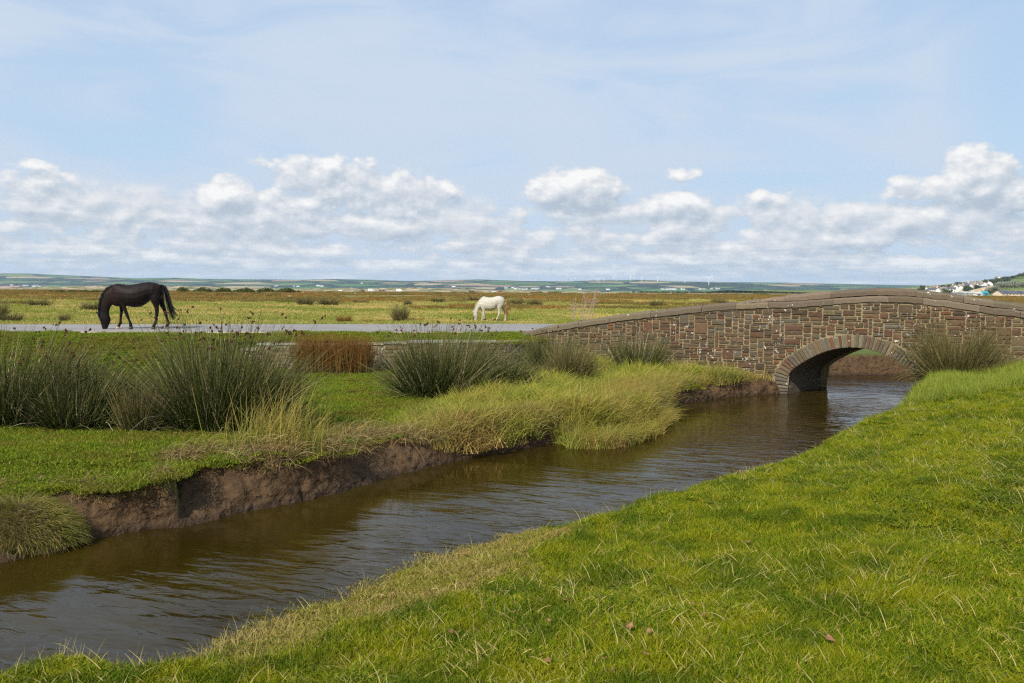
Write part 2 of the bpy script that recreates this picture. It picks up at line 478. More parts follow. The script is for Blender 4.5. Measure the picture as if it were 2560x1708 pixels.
M['kerb'] = plain('road_edge_gravel', (.48, .40, .29), .9, var=.3, scale=6)


def water_mat():
    m_, T = mat('creek_water')
    p = T.pos(); x, y, z = T.sep(p)
    # wind ripples: crests run across the channel
    a = math.radians(-18)
    u_ = T.m('ADD', T.m('MULTIPLY', x, math.cos(a)), T.m('MULTIPLY', y, math.sin(a)))
    v_ = T.m('SUBTRACT', T.m('MULTIPLY', y, math.cos(a)), T.m('MULTIPLY', x, math.sin(a)))
    wob = T.noise(p, 1.1, 3, .5)
    q = T.xyz(T.m('MULTIPLY', u_, 1.9), T.m('ADD', T.m('MULTIPLY', v_, 8.0), T.m('MULTIPLY', wob, 2.5)), 0.)
    r1 = T.noise(q, 1.0, 3, .5, .6)
    q2 = T.xyz(T.m('MULTIPLY', u_, 1.6), T.m('MULTIPLY', v_, 3.6), 4.)
    r2 = T.noise(q2, 1.0, 2, .5, .4)
    calm = T.sstep(T.noise(T.vmul(p, (.45, .6, 1.)), .8, 2), .36, .60, .35, 1.0)
    h = T.m('MULTIPLY', T.m('ADD', T.m('MULTIPLY', r1, .60), r2), T.m('MULTIPLY', calm, T.m('ADD', .22, T.m('MULTIPLY', T.attr('open'), .85))))
    nbig = T.noise(p, .7, 3)
    base = T.mix(T.sstep(nbig, .3, .7), (.023, .015, .0018), (.036, .024, .003))
    b = finish(T, base, .0, h, .62, .05, spec=.36)
    b.inputs['IOR'].default_value = 1.33
    return m_


M['water'] = water_mat()

# ------------------------------------------------------------------ the channel
ZW = -1.33
FB = [(-520, 1400, .5), (-250, 1340, .8), (-60, 1300, 1.3), (30, 1288, 1.5), (110, 1268, 1.35), (170, 1248, 1.0), (215, 1238, .62), (255, 1232, .30), (300, 1222, .13), (350, 1214, .10), (392, 1213, .10), (408, 1213, .9), (430, 1208, 1.5), (460, 1202, 1.45), (500, 1192, 1.15),
      (545, 1180, .70), (600, 1169, .42), (660, 1159, .34), (720, 1146, .30), (800, 1125, .30), (870, 1103, .50), (930, 1087, .72), (1000, 1070, .48), (1100, 1048, .36), (1200, 1032, .30), (1290, 1014, .3), (1340, 1017, .3), (1420, 1010, .3), (1500, 985, .3),
      (1535, 950, .3), (1560, 928, .3), (1650, 915, .3), (1725, 908, .3), (1790, 905, .3)]
far_w = [D(x, y, ZW) for x, y, _w in FB]
far_world = [(8.65, 22.35), (8.7, 23.4), (9.2, 24.9), (11.5, 25.15), (13.5, 25.0), (22, 25.6), (40, 27.0)]
near_world = [(40, 23.5), (22, 22.9), (14, 22.4), (11.55, 21.0)]
_zs = lambda x: -1.05 + .30 * float(sm(np.array(x), 1300., 2100.))
sil = [(2090, 918), (1990, 950), (1920, 990), (1850, 1030), (1780, 1060), (1700, 1075), (1640, 1092), (1560, 1130), (1480, 1147), (1400, 1177), (1310, 1200)]
ledge = [(1200, 1222), (1080, 1252), (1000, 1278), (900, 1308), (820, 1335), (760, 1368), (680, 1390), (600, 1425), (520, 1460), (440, 1500)]
sil2 = [(380, 1534), (320, 1540), (260, 1520), (200, 1514), (120, 1522), (0, 1567), (-200, 1620), (-500, 1700)]
polyW, parW = [], []             # per vertex: (bank width, side)
for p, q_ in zip(far_w, FB): polyW.append(p[:2]); parW.append((q_[2], 0))
for p in far_world: polyW.append(np.array(p)); parW.append((.5, 0))
for p in near_world: polyW.append(np.array(p)); parW.append((.5, 1))
polyW.append(np.array((9.78, 19.05))); parW.append((.5, 1))
for x, y in sil:
    q = D(x, y, _zs(x)); d = q[:2] / np.linalg.norm(q[:2]); n = np.array([-.35, .93])
    polyW.append(q[:2] + (d * .25 + n * .25) * (1 + .6 * (x > 1700))); parW.append((.55, 1))
for x, y in ledge:
    q = D(x, y, ZW + .02); polyW.append(q[:2]); parW.append((1.75 if x < 1150 else 1.2, 1))
for x, y in sil2:
    q = D(x, y, -1.1); d = q[:2] / np.linalg.norm(q[:2]); polyW.append(q[:2] + d * .25); parW.append((.55, 1))
polyW += [np.array((-14., 1.0)), np.array((-14., 3.6))]; parW += [(.6, 1), (.3, 0)]
polyW = np.array(polyW); parW = np.array(parW)


def chan(x, y):
    """signed distance to the channel outline (negative inside), bank width and side at the nearest point"""
    shp = x.shape; x = x.ravel(); y = y.ravel()
    best = np.full(x.shape, 1e9); wd = np.zeros_like(x); sd = np.zeros_like(x); inside = np.zeros(x.shape, bool)
    n = len(polyW)
    for i in range(n):
        a, b = polyW[i], polyW[(i + 1) % n]; e = b - a; L2 = e @ e
        t = np.clip(((x - a[0]) * e[0] + (y - a[1]) * e[1]) / L2, 0, 1)
        dd = np.hypot(x - a[0] - t * e[0], y - a[1] - t * e[1])
        m_ = dd < best; best = np.where(m_, dd, best)
        pa, pb = parW[i], parW[(i + 1) % n]
        wd = np.where(m_, pa[0] + (pb[0] - pa[0]) * t, wd); sd = np.where(m_, pa[1] if pa[1] == pb[1] else (t > .5) * pb[1] + (t <= .5) * pa[1], sd)
        c1 = (a[1] > y) != (b[1] > y)
        with np.errstate(divide='ignore', invalid='ignore'):
            xi = (b[0] - a[0]) * (y - a[1]) / (b[1] - a[1]) + a[0]
        inside ^= c1 & (x < xi)
    best = np.where(inside, -best, best)
    # on the near side the width of the bank changes gradually
    nv = [i for i in range(n) if parW[i][1] == 1]; ws = np.zeros_like(x); wt = np.zeros_like(x)
    for i in nv:
        q = 1 / (((x - polyW[i][0]) ** 2 + (y - polyW[i][1]) ** 2) + .05) ** 2; ws += q * parW[i][0]; wt += q
    wd = np.where(sd > .5, ws / wt, wd)
    return best.reshape(shp), wd.reshape(shp), sd.reshape(shp)


def yr(x): return 24.6 + .12 * np.clip(x, -60, 1.0)          # near and far edge of the lane
def yf(x): return 30.4 + .18 * np.clip(x, -40, 1.0)


def wall_y(x): return 21.55 + np.clip((x + 1.0) / 2.2, 0, 1) ** 2 * 1.9


def terrain(x, y, full=False):
    d, wd, side = chan(x, y)
    lump = fbm(x * .9, y * .9, 3, 3); fine = fbm(x * 3.2, y * 3.2, 11, 3)
    # low ground between the creek and the road
    low = -.93 + .05 * fbm(x * .35, y * .35, 5, 3) + .025 * lump + .15 * sm(-x, .6, 2.6) * sm(-y, -13, -9.5)
    low = low - .10 * sm(-x, 3.75, 4.4) * sm(-y, -9.6, -8.8)
    wx = sm(x, -8.6, -6.9)
    wy = wall_y(x)
    up_w = sm(y, wy + .02, wy + .22) * (.80 + .10 * sm(y, wy + .2, yr(x) - .4))
    up_s = sm(y, yr(x) - 6.5, yr(x) - 1.0) * .90
    low = low + wx * up_w + (1 - wx) * up_s
    # behind the bridge the ground stays lower
    beh = sm(x, 3.0, 5.0) * sm(y, 21.0, 22.5)
    low = low * (1 - beh) + (-.68 + .05 * lump) * beh
    # near bank
    dn = np.maximum(d, 0)
    lw_ = sm(wd, .6, 1.5); near = -1.05 + .35 * sm(dn, .2 + 1.2 * lw_, 3.2 + .8 * lw_) + .10 * sm(dn, 3, 8) + .10 * lump + .055 * fine + .17 * sm(x, 4.5, 9.5) + .15 * sm(x, 6, 9) * sm(y, 15.3, 17.3)
    near = np.minimum(near, -.50 + .08 * lump + .05 * fine)
    L = np.where(side > .5, near, low)
    # the meadow beyond the road
    fl = -.33 + .07 * fbm(x * .12, y * .12, 21, 3) + .03 * lump
    tf = sm(y, yf(x) - .1, yf(x) + 1.4) * (1 - sm(x, 4, 7) * sm(-y, -34, -30))
    rd = sm(y, yr(x) - .8, yr(x) - .2) * (1 - sm(x, 1.5, 4.0)); L = np.where(side < .5, L * (1 - rd) + (-.03) * rd, L)
    L = L * (1 - tf) + fl * tf
    # near the road sheet: keep a little under it
    dj = d + (.03 + .13 * fbm(x * 1.3, y * 1.3, 8, 3) + .07 * fbm(x * 3.5, y * 3.5, 18, 2) + .075 * fbm(x * 9, y * 9, 19, 4, .7)) * (side < .5) * sm(d, 0, .12) + .04 * fbm(x * 9, y * 9, 31, 2) * (side < .5)
    t = np.clip(dj / wd, 0, 1)
    prof = np.where(side < .5, t ** .75, t * t * (3 - 2 * t) * .5 + t * .5)
    z = np.where(d > 0, ZW - .03 + (L - ZW + .03) * prof, ZW - .03 - .5 * sm(-d, 0, .5))
    facew = (side < .5) * sm(dj, -.05, .05) * (1 - sm(dj, wd * .8, wd * 1.1))
    z = z + facew * (.085 * fbm(x * 7, y * 7, 41, 5, .72) + .05 * np.abs(fbm(x * 4, y * 4, 47, 3)))
    if full: return z, d, dj, wd, side
    return z


def axis(lo, hi, step, far_lo, far_hi, g=1.09):
    a = list(np.arange(lo, hi + 1e-6, step)); s = step; v = lo; left = []
    while v > far_lo: s *= g; v -= s; left.append(v)
    s = step; v = hi; right = []
    while v < far_hi: s *= g; v += s; right.append(v)
    return np.array(left[::-1] + a + right)


xs = axis(-8.0, 13.0, .036, -12500, 12500, 1.12); ys = axis(3.0, 26.0, .036, -60, 11000, 1.10)
GX, GY = np.meshgrid(xs, ys)
GZ, gd, gdj, gwd, gside = terrain(GX, GY, True)
bare = np.where(gside < .5, 1 - sm(gdj, gwd * .75, gwd * 1.15), 1 - sm(gd, .05, .25))
bare = np.where((GY > 26), np.where(gside < .5, bare, 0), bare)
nx, ny = len(xs), len(ys)
idx = np.arange(nx * ny).reshape(ny, nx)
Q = np.stack([idx[:-1, :-1].ravel(), idx[:-1, 1:].ravel(), idx[1:, 1:].ravel(), idx[1:, :-1].ravel()], 1)
gme = mesh_np('ground', np.stack([GX.ravel(), GY.ravel(), GZ.ravel()], 1), Q, {'bare': bare.ravel(), 'meadow': sm(GY, yf(GX) - 1.5, yf(GX) + .4).ravel()}, True, [M['ground']])
tag(ob('ground', gme), 'grassy marsh ground with brown mud banks', None, None, 'structure')

# water sheet
wxs = np.arange(-15, 41, .25); wys = np.arange(0, 30, .25)
WX, WY = np.meshgrid(wxs, wys); ii = np.arange(WX.size).reshape(WX.shape)
wq = np.stack([ii[:-1, :-1].ravel(), ii[:-1, 1:].ravel(), ii[1:, 1:].ravel(), ii[1:, :-1].ravel()], 1)
wv = np.stack([WX.ravel(), WY.ravel(), np.full(WX.size, ZW)], 1)
dW = chan(WX, WY)[0].ravel()
keep = (dW[wq] < .8).any(1)
fl_ = np.array([p[:2] for p in far_w]); dF = np.full(WX.size, 1e9)
for i in range(len(fl_) - 1):
    e_ = fl_[i + 1] - fl_[i]; t_ = np.clip(((wv[:, 0] - fl_[i][0]) * e_[0] + (wv[:, 1] - fl_[i][1]) * e_[1]) / (e_ @ e_), 0, 1)
    dF = np.minimum(dF, np.hypot(wv[:, 0] - fl_[i][0] - t_ * e_[0], wv[:, 1] - fl_[i][1] - t_ * e_[1]))
wme = mesh_np('water', wv, wq[keep], {'open': sm(dF, .5, 2.6)}, True, [M['water']])      # the bank shelters the water from the wind
tag(ob('water', wme), 'murky brown creek with wind ripples', None, None, 'structure')

# ------------------------------------------------------------------ bridge geometry (plan line of its near face)
plan_px = [(1290, 23.75), (1400, 23.05), (1600, 21.95), (1780, 21.1), (1961, 20.3), (2130, 19.7), (2300, 19.1), (2560, 18.4), (2900, 17.8), (3300, 17.5)]
PL = np.array([((u - 1280) / F * y, y) for u, y in plan_px])
# resample with a Catmull-Rom like smoothing
tt = np.arange(len(PL)); fine_t = np.linspace(0, len(PL) - 1, 400)
def cr(P_, t):
    i = np.clip(np.floor(t).astype(int), 0, len(P_) - 2); f_ = (t - i)[:, None]
    p0 = P_[np.maximum(i - 1, 0)]; p1 = P_[i]; p2 = P_[i + 1]; p3 = P_[np.minimum(i + 2, len(P_) - 1)]
    return .5 * ((2 * p1) + (-p0 + p2) * f_ + (2 * p0 - 5 * p1 + 4 * p2 - p3) * f_ ** 2 + (-p0 + 3 * p1 - 3 * p2 + p3) * f_ ** 3)
PLf = cr(PL, fine_t)
SEG = np.concatenate([[0], np.cumsum(np.hypot(*np.diff(PLf, axis=0).T))]); SMAX = SEG[-1]


def fpt(s):                      # point and outward (towards the camera) normal at arc length s
    s = np.atleast_1d(np.asarray(s, float)); x = np.interp(s, SEG, PLf[:, 0]); y = np.interp(s, SEG, PLf[:, 1])
    e = .05; dx = np.interp(s + e, SEG, PLf[:, 0]) - np.interp(s - e, SEG, PLf[:, 0]); dy = np.interp(s + e, SEG, PLf[:, 1]) - np.interp(s - e, SEG, PLf[:, 1])
    l = np.hypot(dx, dy); l[l == 0] = 1
    return x, y, dy / l, -dx / l


def face(s, z, out=0.0):         # world point on the face, moved out of it
    x, y, nx_, ny_ = fpt(s); return np.stack([x + nx_ * out, y + ny_ * out, np.broadcast_to(z, x.shape)], -1)


AZ_ = PLf[:, 0] / PLf[:, 1]
def px_face(u, v):               # pixel -> (s, z) on the face
    d = ray(u, v); i = np.searchsorted(AZ_, d[0] / d[1]); i = min(max(i, 1), len(AZ_) - 1)
    f_ = (d[0] / d[1] - AZ_[i - 1]) / (AZ_[i] - AZ_[i - 1]); Y = PLf[i - 1, 1] + f_ * (PLf[i, 1] - PLf[i - 1, 1])
    return SEG[i - 1] + f_ * (SEG[i] - SEG[i - 1]), CZ + d[2] * Y / d[1]


top_c = [px_face(1280 + .5447 * a, 660 + .5447 * b) for a, b in [(20, 326), (60, 312), (150, 290), (300, 264), (450, 241), (600, 222), (800, 199), (1000, 177), (1200, 154), (1400, 134),
                                                                (1550, 119), (1700, 113), (1850, 119), (2000, 136), (2150, 158), (2350, 184)]]
top_c = [(0, top_c[0][1] - .03)] + top_c + [(top_c[-1][0] + 2.5, top_c[-1][1] - .38), (SMAX, top_c[-1][1] - .75)]
TS, TZ = np.array(top_c).T
def ztop(s): return np.interp(s, TS, TZ)
sU = px_face(1990, 740)[0]       # the upper of the two coping courses starts here
def upper(s): return .155 * sm(np.asarray(s, float), sU - 2.2, sU + .6)
COP = .165
ip = [px_face(1700 + .366 * a, 700 + .366 * b) for a, b in [(735, 745), (732, 700), (742, 648), (775, 608), (840, 563), (920, 519), (1000, 487), (1090, 467), (1185, 461)]]
sC = ip[-1][0]
ip = [(ip[0][0], -1.9)] + ip
INT = ip + [(2 * sC - s, z) for s, z in ip[-2::-1]]
INT = np.array(INT)
sL, sR = ip[0][0] - .0, 2 * sC - ip[0][0]
# fine intrados curve
it = np.linspace(0, len(INT) - 1, 400); INTf = cr(INT, it)
iseg = np.concatenate([[0], np.cumsum(np.hypot(*np.diff(INTf, axis=0).T))])


def zlow(s):
    m_ = (INTf[:, 1] > -1.35); o = np.interp(s, np.maximum.accumulate(INTf[m_, 0]), INTf[m_, 1])
    return np.where((s > sL) & (s < sR), o, -1.95)


WT = .40; BW = 2.42; SKEW = .93
bridge = empty('stone_bridge', tuple(face(sC, -1.33)[0]))
tag(bridge, 'humpbacked rubble stone bridge with one arch over the creek', 'bridge')
bloc = Vector(face(sC, -1.33)[0])


def loc_ob(o): o.location = -bloc; return o


def strip_wall(mb, off0, off1, sh, zt, mi=0, s0=0.0, s1=None):
    """a wall following the plan line between two offsets behind the face, arch shifted by sh"""
    s1 = SMAX if s1 is None else s1
    S = np.unique(np.concatenate([np.arange(s0, s1, .12), [s1], [max(s0, sL + sh), sL + sh + 1e-3, sR + sh, sR + sh + 1e-3], np.linspace(sL + sh, sR + sh, 50)]))
    S = S[(S >= s0) & (S <= s1)]
    zl = zlow(S - sh); zt_ = zt(S)
    A0 = face(S, zl, -off0); A1 = face(S, zt_, -off0); B0 = face(S, zl, -off1); B1 = face(S, zt_, -off1)
    n = len(S); V = np.concatenate([A0, A1, B0, B1]); Fc = []
    for i in range(n - 1):
        j = i + 1
        Fc += [(i, j, n + j, n + i), (2 * n + j, 2 * n + i, 3 * n + i, 3 * n + j), (n + i, n + j, 3 * n + j, 3 * n + i), (j, i, 2 * n + i, 2 * n + j)]
    Fc += [(0, n, 3 * n, 2 * n), (n - 1, 2 * n + n - 1, 3 * n + n - 1, n + n - 1)]
    mb.add(V, Fc, mi, (.24, .19, .11))


zw_top = lambda s: ztop(s) - COP - upper(s) - .005
mb = MB(); strip_wall(mb, 0.0, WT, 0.0, zw_top); strip_wall(mb, BW - WT, BW, SKEW, zw_top)
# vault between the two faces
n = len(INTf); A = face(INTf[:, 0], INTf[:, 1], -.02); B = face(INTf[:, 0] + SKEW, INTf[:, 1], -BW + .02)
mb.add(np.concatenate([A, B]), [(i, i + 1, n + i + 1, n + i) for i in range(n - 1)], 1, (.13, .10, .07))
loc_ob(mb.build('mortar_wall', [M['mortar'], M['stone']], bridge))
# deck
S = np.arange(0, SMAX, .2); zd = ztop(S) - .80 - upper(S) * 0; zd = np.maximum(zd, .012 * 0 - .0)
A = face(S, zd, -WT + .01); B = face(S, zd, -BW + WT - .01); n = len(S)
mb = MB(); mb.add(np.concatenate([A, B]), [(i, i + 1, n + i + 1, n + i) for i in range(n - 1)])
loc_ob(mb.build('deck', M['asphalt'], bridge))

rnd = random.Random(5)
PALETTE = [((.115, .058, .038), 5), ((.135, .080, .050), 5), ((.10, .072, .050), 5), ((.10, .090, .075), 3), ((.150, .118, .075), 4), ((.070, .050, .038), 4), ((.19, .080, .038), .9), ((.115, .112, .105), 1.3)]


def stone_col(pal=PALETTE, br=1.0):
    # warm brown cast of the local stone
    c_ = rnd.choices([p[0] for p in pal], [p[1] for p in pal])[0]; k = rnd.uniform(.75, 1.25) * br
    return tuple(min(1, x * k * w_ * rnd.uniform(.94, 1.06)) for x, w_ in zip(c_, (.84, .76, .60)))


def stone_poly(mb, pts, fn, proud, c_, back=-.03, mi=0):
    """pts: outline in (s,z), counter-clockwise; fn(s,z,out)->world"""
    n = len(pts); cx = sum(p[0] for p in pts) / n; cz = sum(p[1] for p in pts) / n
    sz_ = min(max(p[0] for p in pts) - min(p[0] for p in pts), max(p[1] for p in pts) - min(p[1] for p in pts))
    ins = min(.016, sz_ * .16)
    def sh(k): # shrink
        o = []
        for (a, b) in pts:
            l = math.hypot(a - cx, b - cz) or 1; o.append((a - (a - cx) / l * k, b - (b - cz) / l * k))
        return o
    rings = [(pts, back), (pts, proud - ins * .55), (sh(ins), proud + rnd.uniform(-.002, .002))]
    V = []
    for r, o in rings: V += [fn(a, b, o + (rnd.uniform(-.003, .003) if o > 0 else 0)) for a, b in r]
    V.append(fn(cx, cz, proud + rnd.uniform(.0, .007)))
    Fc = []
    for k in range(2):
        for i in range(n):
            j = (i + 1) % n; Fc.append((k * n + i, k * n + j, (k + 1) * n + j, (k + 1) * n + i))
    for i in range(n): Fc.append((2 * n + i, 2 * n + (i + 1) % n, 3 * n))
    mb.add(V, Fc, mi, c_)


def rect_outline(s0, s1, z0, z1, j):
    r = min(.02, (s1 - s0) * .18, (z1 - z0) * .25); U = rnd.uniform
    pts = [(s0 + r, z0), ((s0 + s1) / 2 + U(-.02, .02), z0 + U(-j, j) * .5), (s1 - r, z0), (s1, z0 + r), (s1 + U(-j, j), (z0 + z1) / 2), (s1, z1 - r), (s1 - r, z1),
           ((s0 + s1) / 2 + U(-.02, .02), z1 + U(-j, j) * .5), (s0 + r, z1), (s0, z1 - r), (s0 + U(-j, j), (z0 + z1) / 2), (s0, z0 + r)]
    sl, sk = U(-j, j) * .8, U(-j, j) * .6
    w_ = max(s1 - s0, .05); h_ = max(z1 - z0, .04)
    return [(a + sk * (b - z0) / h_, b + sl * (a - s0) / w_) for a, b in pts]


def rubble(mb, s0, s1, z0, z1, ok, fn, pal=PALETTE, br=1.0, cell=.050, gap=.013, big=.035):
    ns, nz = int((s1 - s0) / cell), int((z1 - z0) / cell)
    occ = np.zeros((nz, ns), bool)
    for j in range(nz):
        for i in range(ns):
            if not ok(s0 + (i + .5) * cell, z0 + (j + .5) * cell): occ[j, i] = True
    for j in range(nz):
        i = 0
        while i < ns:
            if occ[j, i]: i += 1; continue
            r = rnd.random()
            if r < big: w_, h_ = rnd.randint(5, 7), rnd.randint(4, 6)
            elif r < .50: w_, h_ = rnd.randint(4, 9), rnd.choice([1, 1, 2, 2])
            elif r < .85: w_, h_ = rnd.randint(4, 8), rnd.choice([2, 2, 3])
            else: w_, h_ = rnd.randint(2, 4), rnd.choice([2, 2, 3])
            k = 0
            while i + k < ns and k < w_ and not occ[j, i + k]: k += 1
            # do not leave a sliver
            if i + k < ns and not occ[j, i + k] and (i + k + 1 >= ns or occ[j, i + k + 1]) and k < 12: k += 1
            w_ = k; h2 = 1
            while h2 < h_ and j + h2 < nz and not occ[j + h2, i:i + w_].any(): h2 += 1
            h_ = h2; occ[j:j + h_, i:i + w_] = True
            a0, a1 = s0 + i * cell, s0 + (i + w_) * cell; b0, b1 = z0 + j * cell, z0 + (j + h_) * cell
            g = gap * rnd.uniform(.6, 1.3)
            if a1 - a0 - 2 * g > .02 and b1 - b0 - 1.6 * g > .012:
                stone_poly(mb, rect_outline(a0 + g, a1 - g, b0 + g * .8, b1 - g * .8, .007), fn, rnd.uniform(.010, .032), stone_col(pal, br))
            i += w_


def dint(s, z):
    return np.min(np.hypot(INTf[:, 0] - s, INTf[:, 1] - z))


RING = .335
def ok_wall(s, z):
    if z > ztop(s) - COP - upper(s) - .02: return False
    if sL - .5 < s < sR + .5 and z < 1:
        if dint(s, z) < RING + .015: return False
        if sL < s < sR and z < zlow(np.array(s)): return False
    return True


fbr = lambda s, z, o: tuple(face(s, z, o)[0])
mb = MB(); rubble(mb, 0.05, SMAX - .1, -1.45, 1.3, ok_wall, fbr)
loc_ob(mb.build('rubble_stonework', M['stone'], bridge))
fbk = lambda s, z, o: tuple(face(s, z, -BW - o)[0])
# arch ring
mb = MB(); a = 0.02
VPAL = [((.15, .145, .13), 4), ((.11, .105, .10), 4), ((.16, .125, .09), 3), ((.15, .075, .05), 2), ((.22, .20, .17), 2)]
while a < iseg[-1] - .1:
    b = a + rnd.uniform(.066, .100); rr_ = []
    for t in (a + .008, b - .008):
        p0 = np.array([np.interp(t, iseg, INTf[:, 0]), np.interp(t, iseg, INTf[:, 1])])
        t2 = [np.interp(t + e, iseg, INTf[:, k]) - np.interp(t - e, iseg, INTf[:, k]) for e in (.30,) for k in (0, 1)]
        nn = np.array([-t2[1], t2[0]]); nn /= np.linalg.norm(nn); rr_.append((p0, nn))
    (p0, n0), (p1, n1) = rr_; L_ = RING * rnd.uniform(.9, 1.04)
    if max(p0[1], p1[1]) > -1.75:
        o0, o1 = p0 + n0 * L_, p1 + n1 * L_; mm = lambda u, v, f_: tuple(u + (v - u) * f_)
        i0, i1 = p0 + n0 * .0, p1 + n1 * .0
        pts = [mm(i1, i0, .1), mm(i1, i0, .9), mm(i0, o0, .04), mm(i0, o0, .5), mm(i0, o0, .96), mm(o0, o1, .12), mm(o0, o1, .88), mm(o1, i1, .04), mm(o1, i1, .5), mm(o1, i1, .96)]
        stone_poly(mb, pts[::-1], fbr, rnd.uniform(.028, .045), stone_col(VPAL), back=-.28)
    a = b
loc_ob(mb.build('arch_ring', M['stone'], bridge))
# coping courses
def coping(mb, s0, s1, zlo, zhi, off0, off1, c0, lmin=.6, lmax=1.6):
    s = s0
    while s < s1 - .05:
        e = min(s + rnd.uniform(lmin, lmax), s1); k = max(2, int((e - s) / .08))
        S = np.linspace(s + .004, e - .004, k); n = len(S); dz = rnd.uniform(-.013, .012); do = rnd.uniform(-.012, .012)
        kk = rnd.uniform(.75, 1.25); cc = tuple(x * kk * rnd.uniform(.94, 1.06) for x in c0)
        zl, zh = zlo(S), zhi(S) + dz; w1 = fbm(S * 7, S * 0 + s, 7, 3) * .018; w2 = fbm(S * 7, S * 0 + s, 9, 3) * .014
        prof = [(off0 + do, zl), (off0 + do + .0, zh - .05), (off0 + do - .02, zh - .018), (off0 + do - .06, zh + w1), ((off0 + off1) / 2, zh + .025 + w2), (off1 + .06, zh + w2), (off1, zh - .03), (off1, zl)]
        V = np.concatenate([face(S, z_ + (w1 * (q_ < 3)), o_ + w2 * (q_ < 3)) for q_, (o_, z_) in enumerate(prof)]); m8 = len(prof); Fc = []
        for q_ in range(m8):
            r_ = (q_ + 1) % m8
            for i in range(n - 1): Fc.append((q_ * n + i, q_ * n + i + 1, r_ * n + i + 1, r_ * n + i))
        Fc += [tuple(q_ * n for q_ in range(m8)), tuple(q_ * n + n - 1 for q_ in range(m8))[::-1]]
        mb.add(V, Fc, 0, cc); s = e


mb = MB(); CC = (.165, .130, .085)
coping(mb, 0.0, SMAX - .02, lambda s: ztop(s) - COP - upper(s), lambda s: ztop(s) - upper(s) - .008, .045, -WT - .04, CC)
s_up = sU - 1.3
coping(mb, s_up, SMAX - .02, lambda s: ztop(s) - upper(s) - .001, lambda s: ztop(s) - .01, .025, -WT - .02, (.175, .135, .088), .35, 1.1)
coping(mb, 0.4, SMAX - .02, lambda s: ztop(s) - COP - upper(s), lambda s: ztop(s) - .008, -BW + WT + .04, -BW - .045, CC)
loc_ob(mb.build('coping', M['coping'], bridge))

# ------------------------------------------------------------------ low retaining wall beside the road
WXL, WXR = -7.35, 0.62
LW = WXR - WXL
def lw(s, z, o):
    x = WXL + s; y = float(wall_y(np.array(x))); return (x, y - o, z)
lwall = empty('retaining_wall', (WXL + LW / 2, 21.4, -.95)); tag(lwall, 'low pale lichened stone wall holding up the road verge', 'wall')
mb = MB(); S = np.linspace(0, LW, 60); zt_l = lambda s: -.145 - .05 * np.sin(s * .8) - .22 * (1 - sm(np.asarray(s, float), 0, .9))
V = []; n = len(S)
for (o_, zz) in ((0, -1.3), (0, None), (-.34, None), (-.34, -1.3)):
    V += [lw(s, float(zt_l(s)) if zz is None else zz, o_) for s in S]
Fc = [(q_ * n + i, q_ * n + i + 1, (q_ + 1) * n + i + 1, (q_ + 1) * n + i) for q_ in range(3) for i in range(n - 1)] + [(0, n, 2 * n, 3 * n), (n - 1, 4 * n - 1, 3 * n - 1, 2 * n - 1)]
mb.add(V, Fc)
o = mb.build('mortar_core', M['mortar'], lwall); o.location = -Vector(lwall.location)
LP_ = [((.24, .21, .16), 4), ((.18, .155, .115), 4), ((.12, .10, .08), 3), ((.32, .29, .23), 2), ((.16, .11, .07), 3)]
mb = MB(); rubble(mb, .02, LW, -1.2, -.1, lambda s, z: z < zt_l(s) - .07, lw, LP_, 1.0, .05, .010, .10)
o = mb.build('wall_stonework', M['pale'], lwall); o.location = -Vector(lwall.location)
mb = MB(); s = 0.0
while s < LW - .1:
    e = min(LW, s + rnd.uniform(.35, .8)); z1 = float(zt_l((s + e) / 2)); g = .006
    vs = [lw(a_, b_, o_) for o_ in (.035, -.36) for a_, b_ in ((s + g, z1 - .055), (e - g, z1 - .055), (e - g, z1 + rnd.uniform(.0, .02)), (s + g, z1 + rnd.uniform(.0, .02)))]
    mb.add(vs, [(0, 1, 2, 3), (5, 4, 7, 6), (3, 2, 6, 7), (1, 0, 4, 5), (0, 3, 7, 4), (2, 1, 5, 6)], 0, tuple(x * rnd.uniform(.85, 1.15) for x in (.36, .32, .25))); s = e
o = mb.build('coping', M['pale'], lwall); o.location = -Vector(lwall.location)

# ------------------------------------------------------------------ road
def road_edges(x):
    t = float(sm(np.array(x), 1.2, 4.6))
    yn, yfr = float(yr(x)) + .05 * math.sin(x * .3), float(yf(x)) + .06 * math.sin(x * .21)
    if x > 0.3:
        s_ = float(np.interp(x, PLf[:, 0], SEG)); p = face(s_, 0, -WT)[0]; q = face(s_, 0, -BW + WT)[0]
        yn = yn * (1 - t) + p[1] * t; yfr = yfr * (1 - t) + q[1] * t
        yn = max(yn, p[1])
    return yn, yfr


rx = np.concatenate([np.arange(-90, -20, 2.0), np.arange(-20, 3.2, .25)])
mb = MB(); V = []; nC = 9
for x in rx:
    a_, b_ = road_edges(x)
    for k in range(nC):
        f_ = k / (nC - 1); V.append((x, a_ + (b_ - a_) * f_, .012 + .035 * math.sin(math.pi * f_)))
mb.add(V, [(i * nC + k, (i + 1) * nC + k, (i + 1) * nC + k + 1, i * nC + k + 1) for i in range(len(rx) - 1) for k in range(nC - 1)])
tag(mb.build('road', M['asphalt'], smooth=True), 'narrow grey tarmac lane', None, None, 'structure')
mb = MB(); V = []
for x in rx:
    a_, _b = road_edges(x); wv_ = .34 + .10 * math.sin(x * 1.3) + .05 * math.sin(x * 3.1)
    V += [(x, a_ - wv_, -.012), (x, a_ - .12, .006), (x, a_ + .02, .008)]
mb.add(V, [(i * 3 + k, (i + 1) * 3 + k, (i + 1) * 3 + k + 1, i * 3 + k + 1) for i in range(len(rx) - 1) for k in range(2)])
tag(mb.build('road_edge', M['kerb'], smooth=True), 'pale gravel edge of the lane', None, None, 'structure')

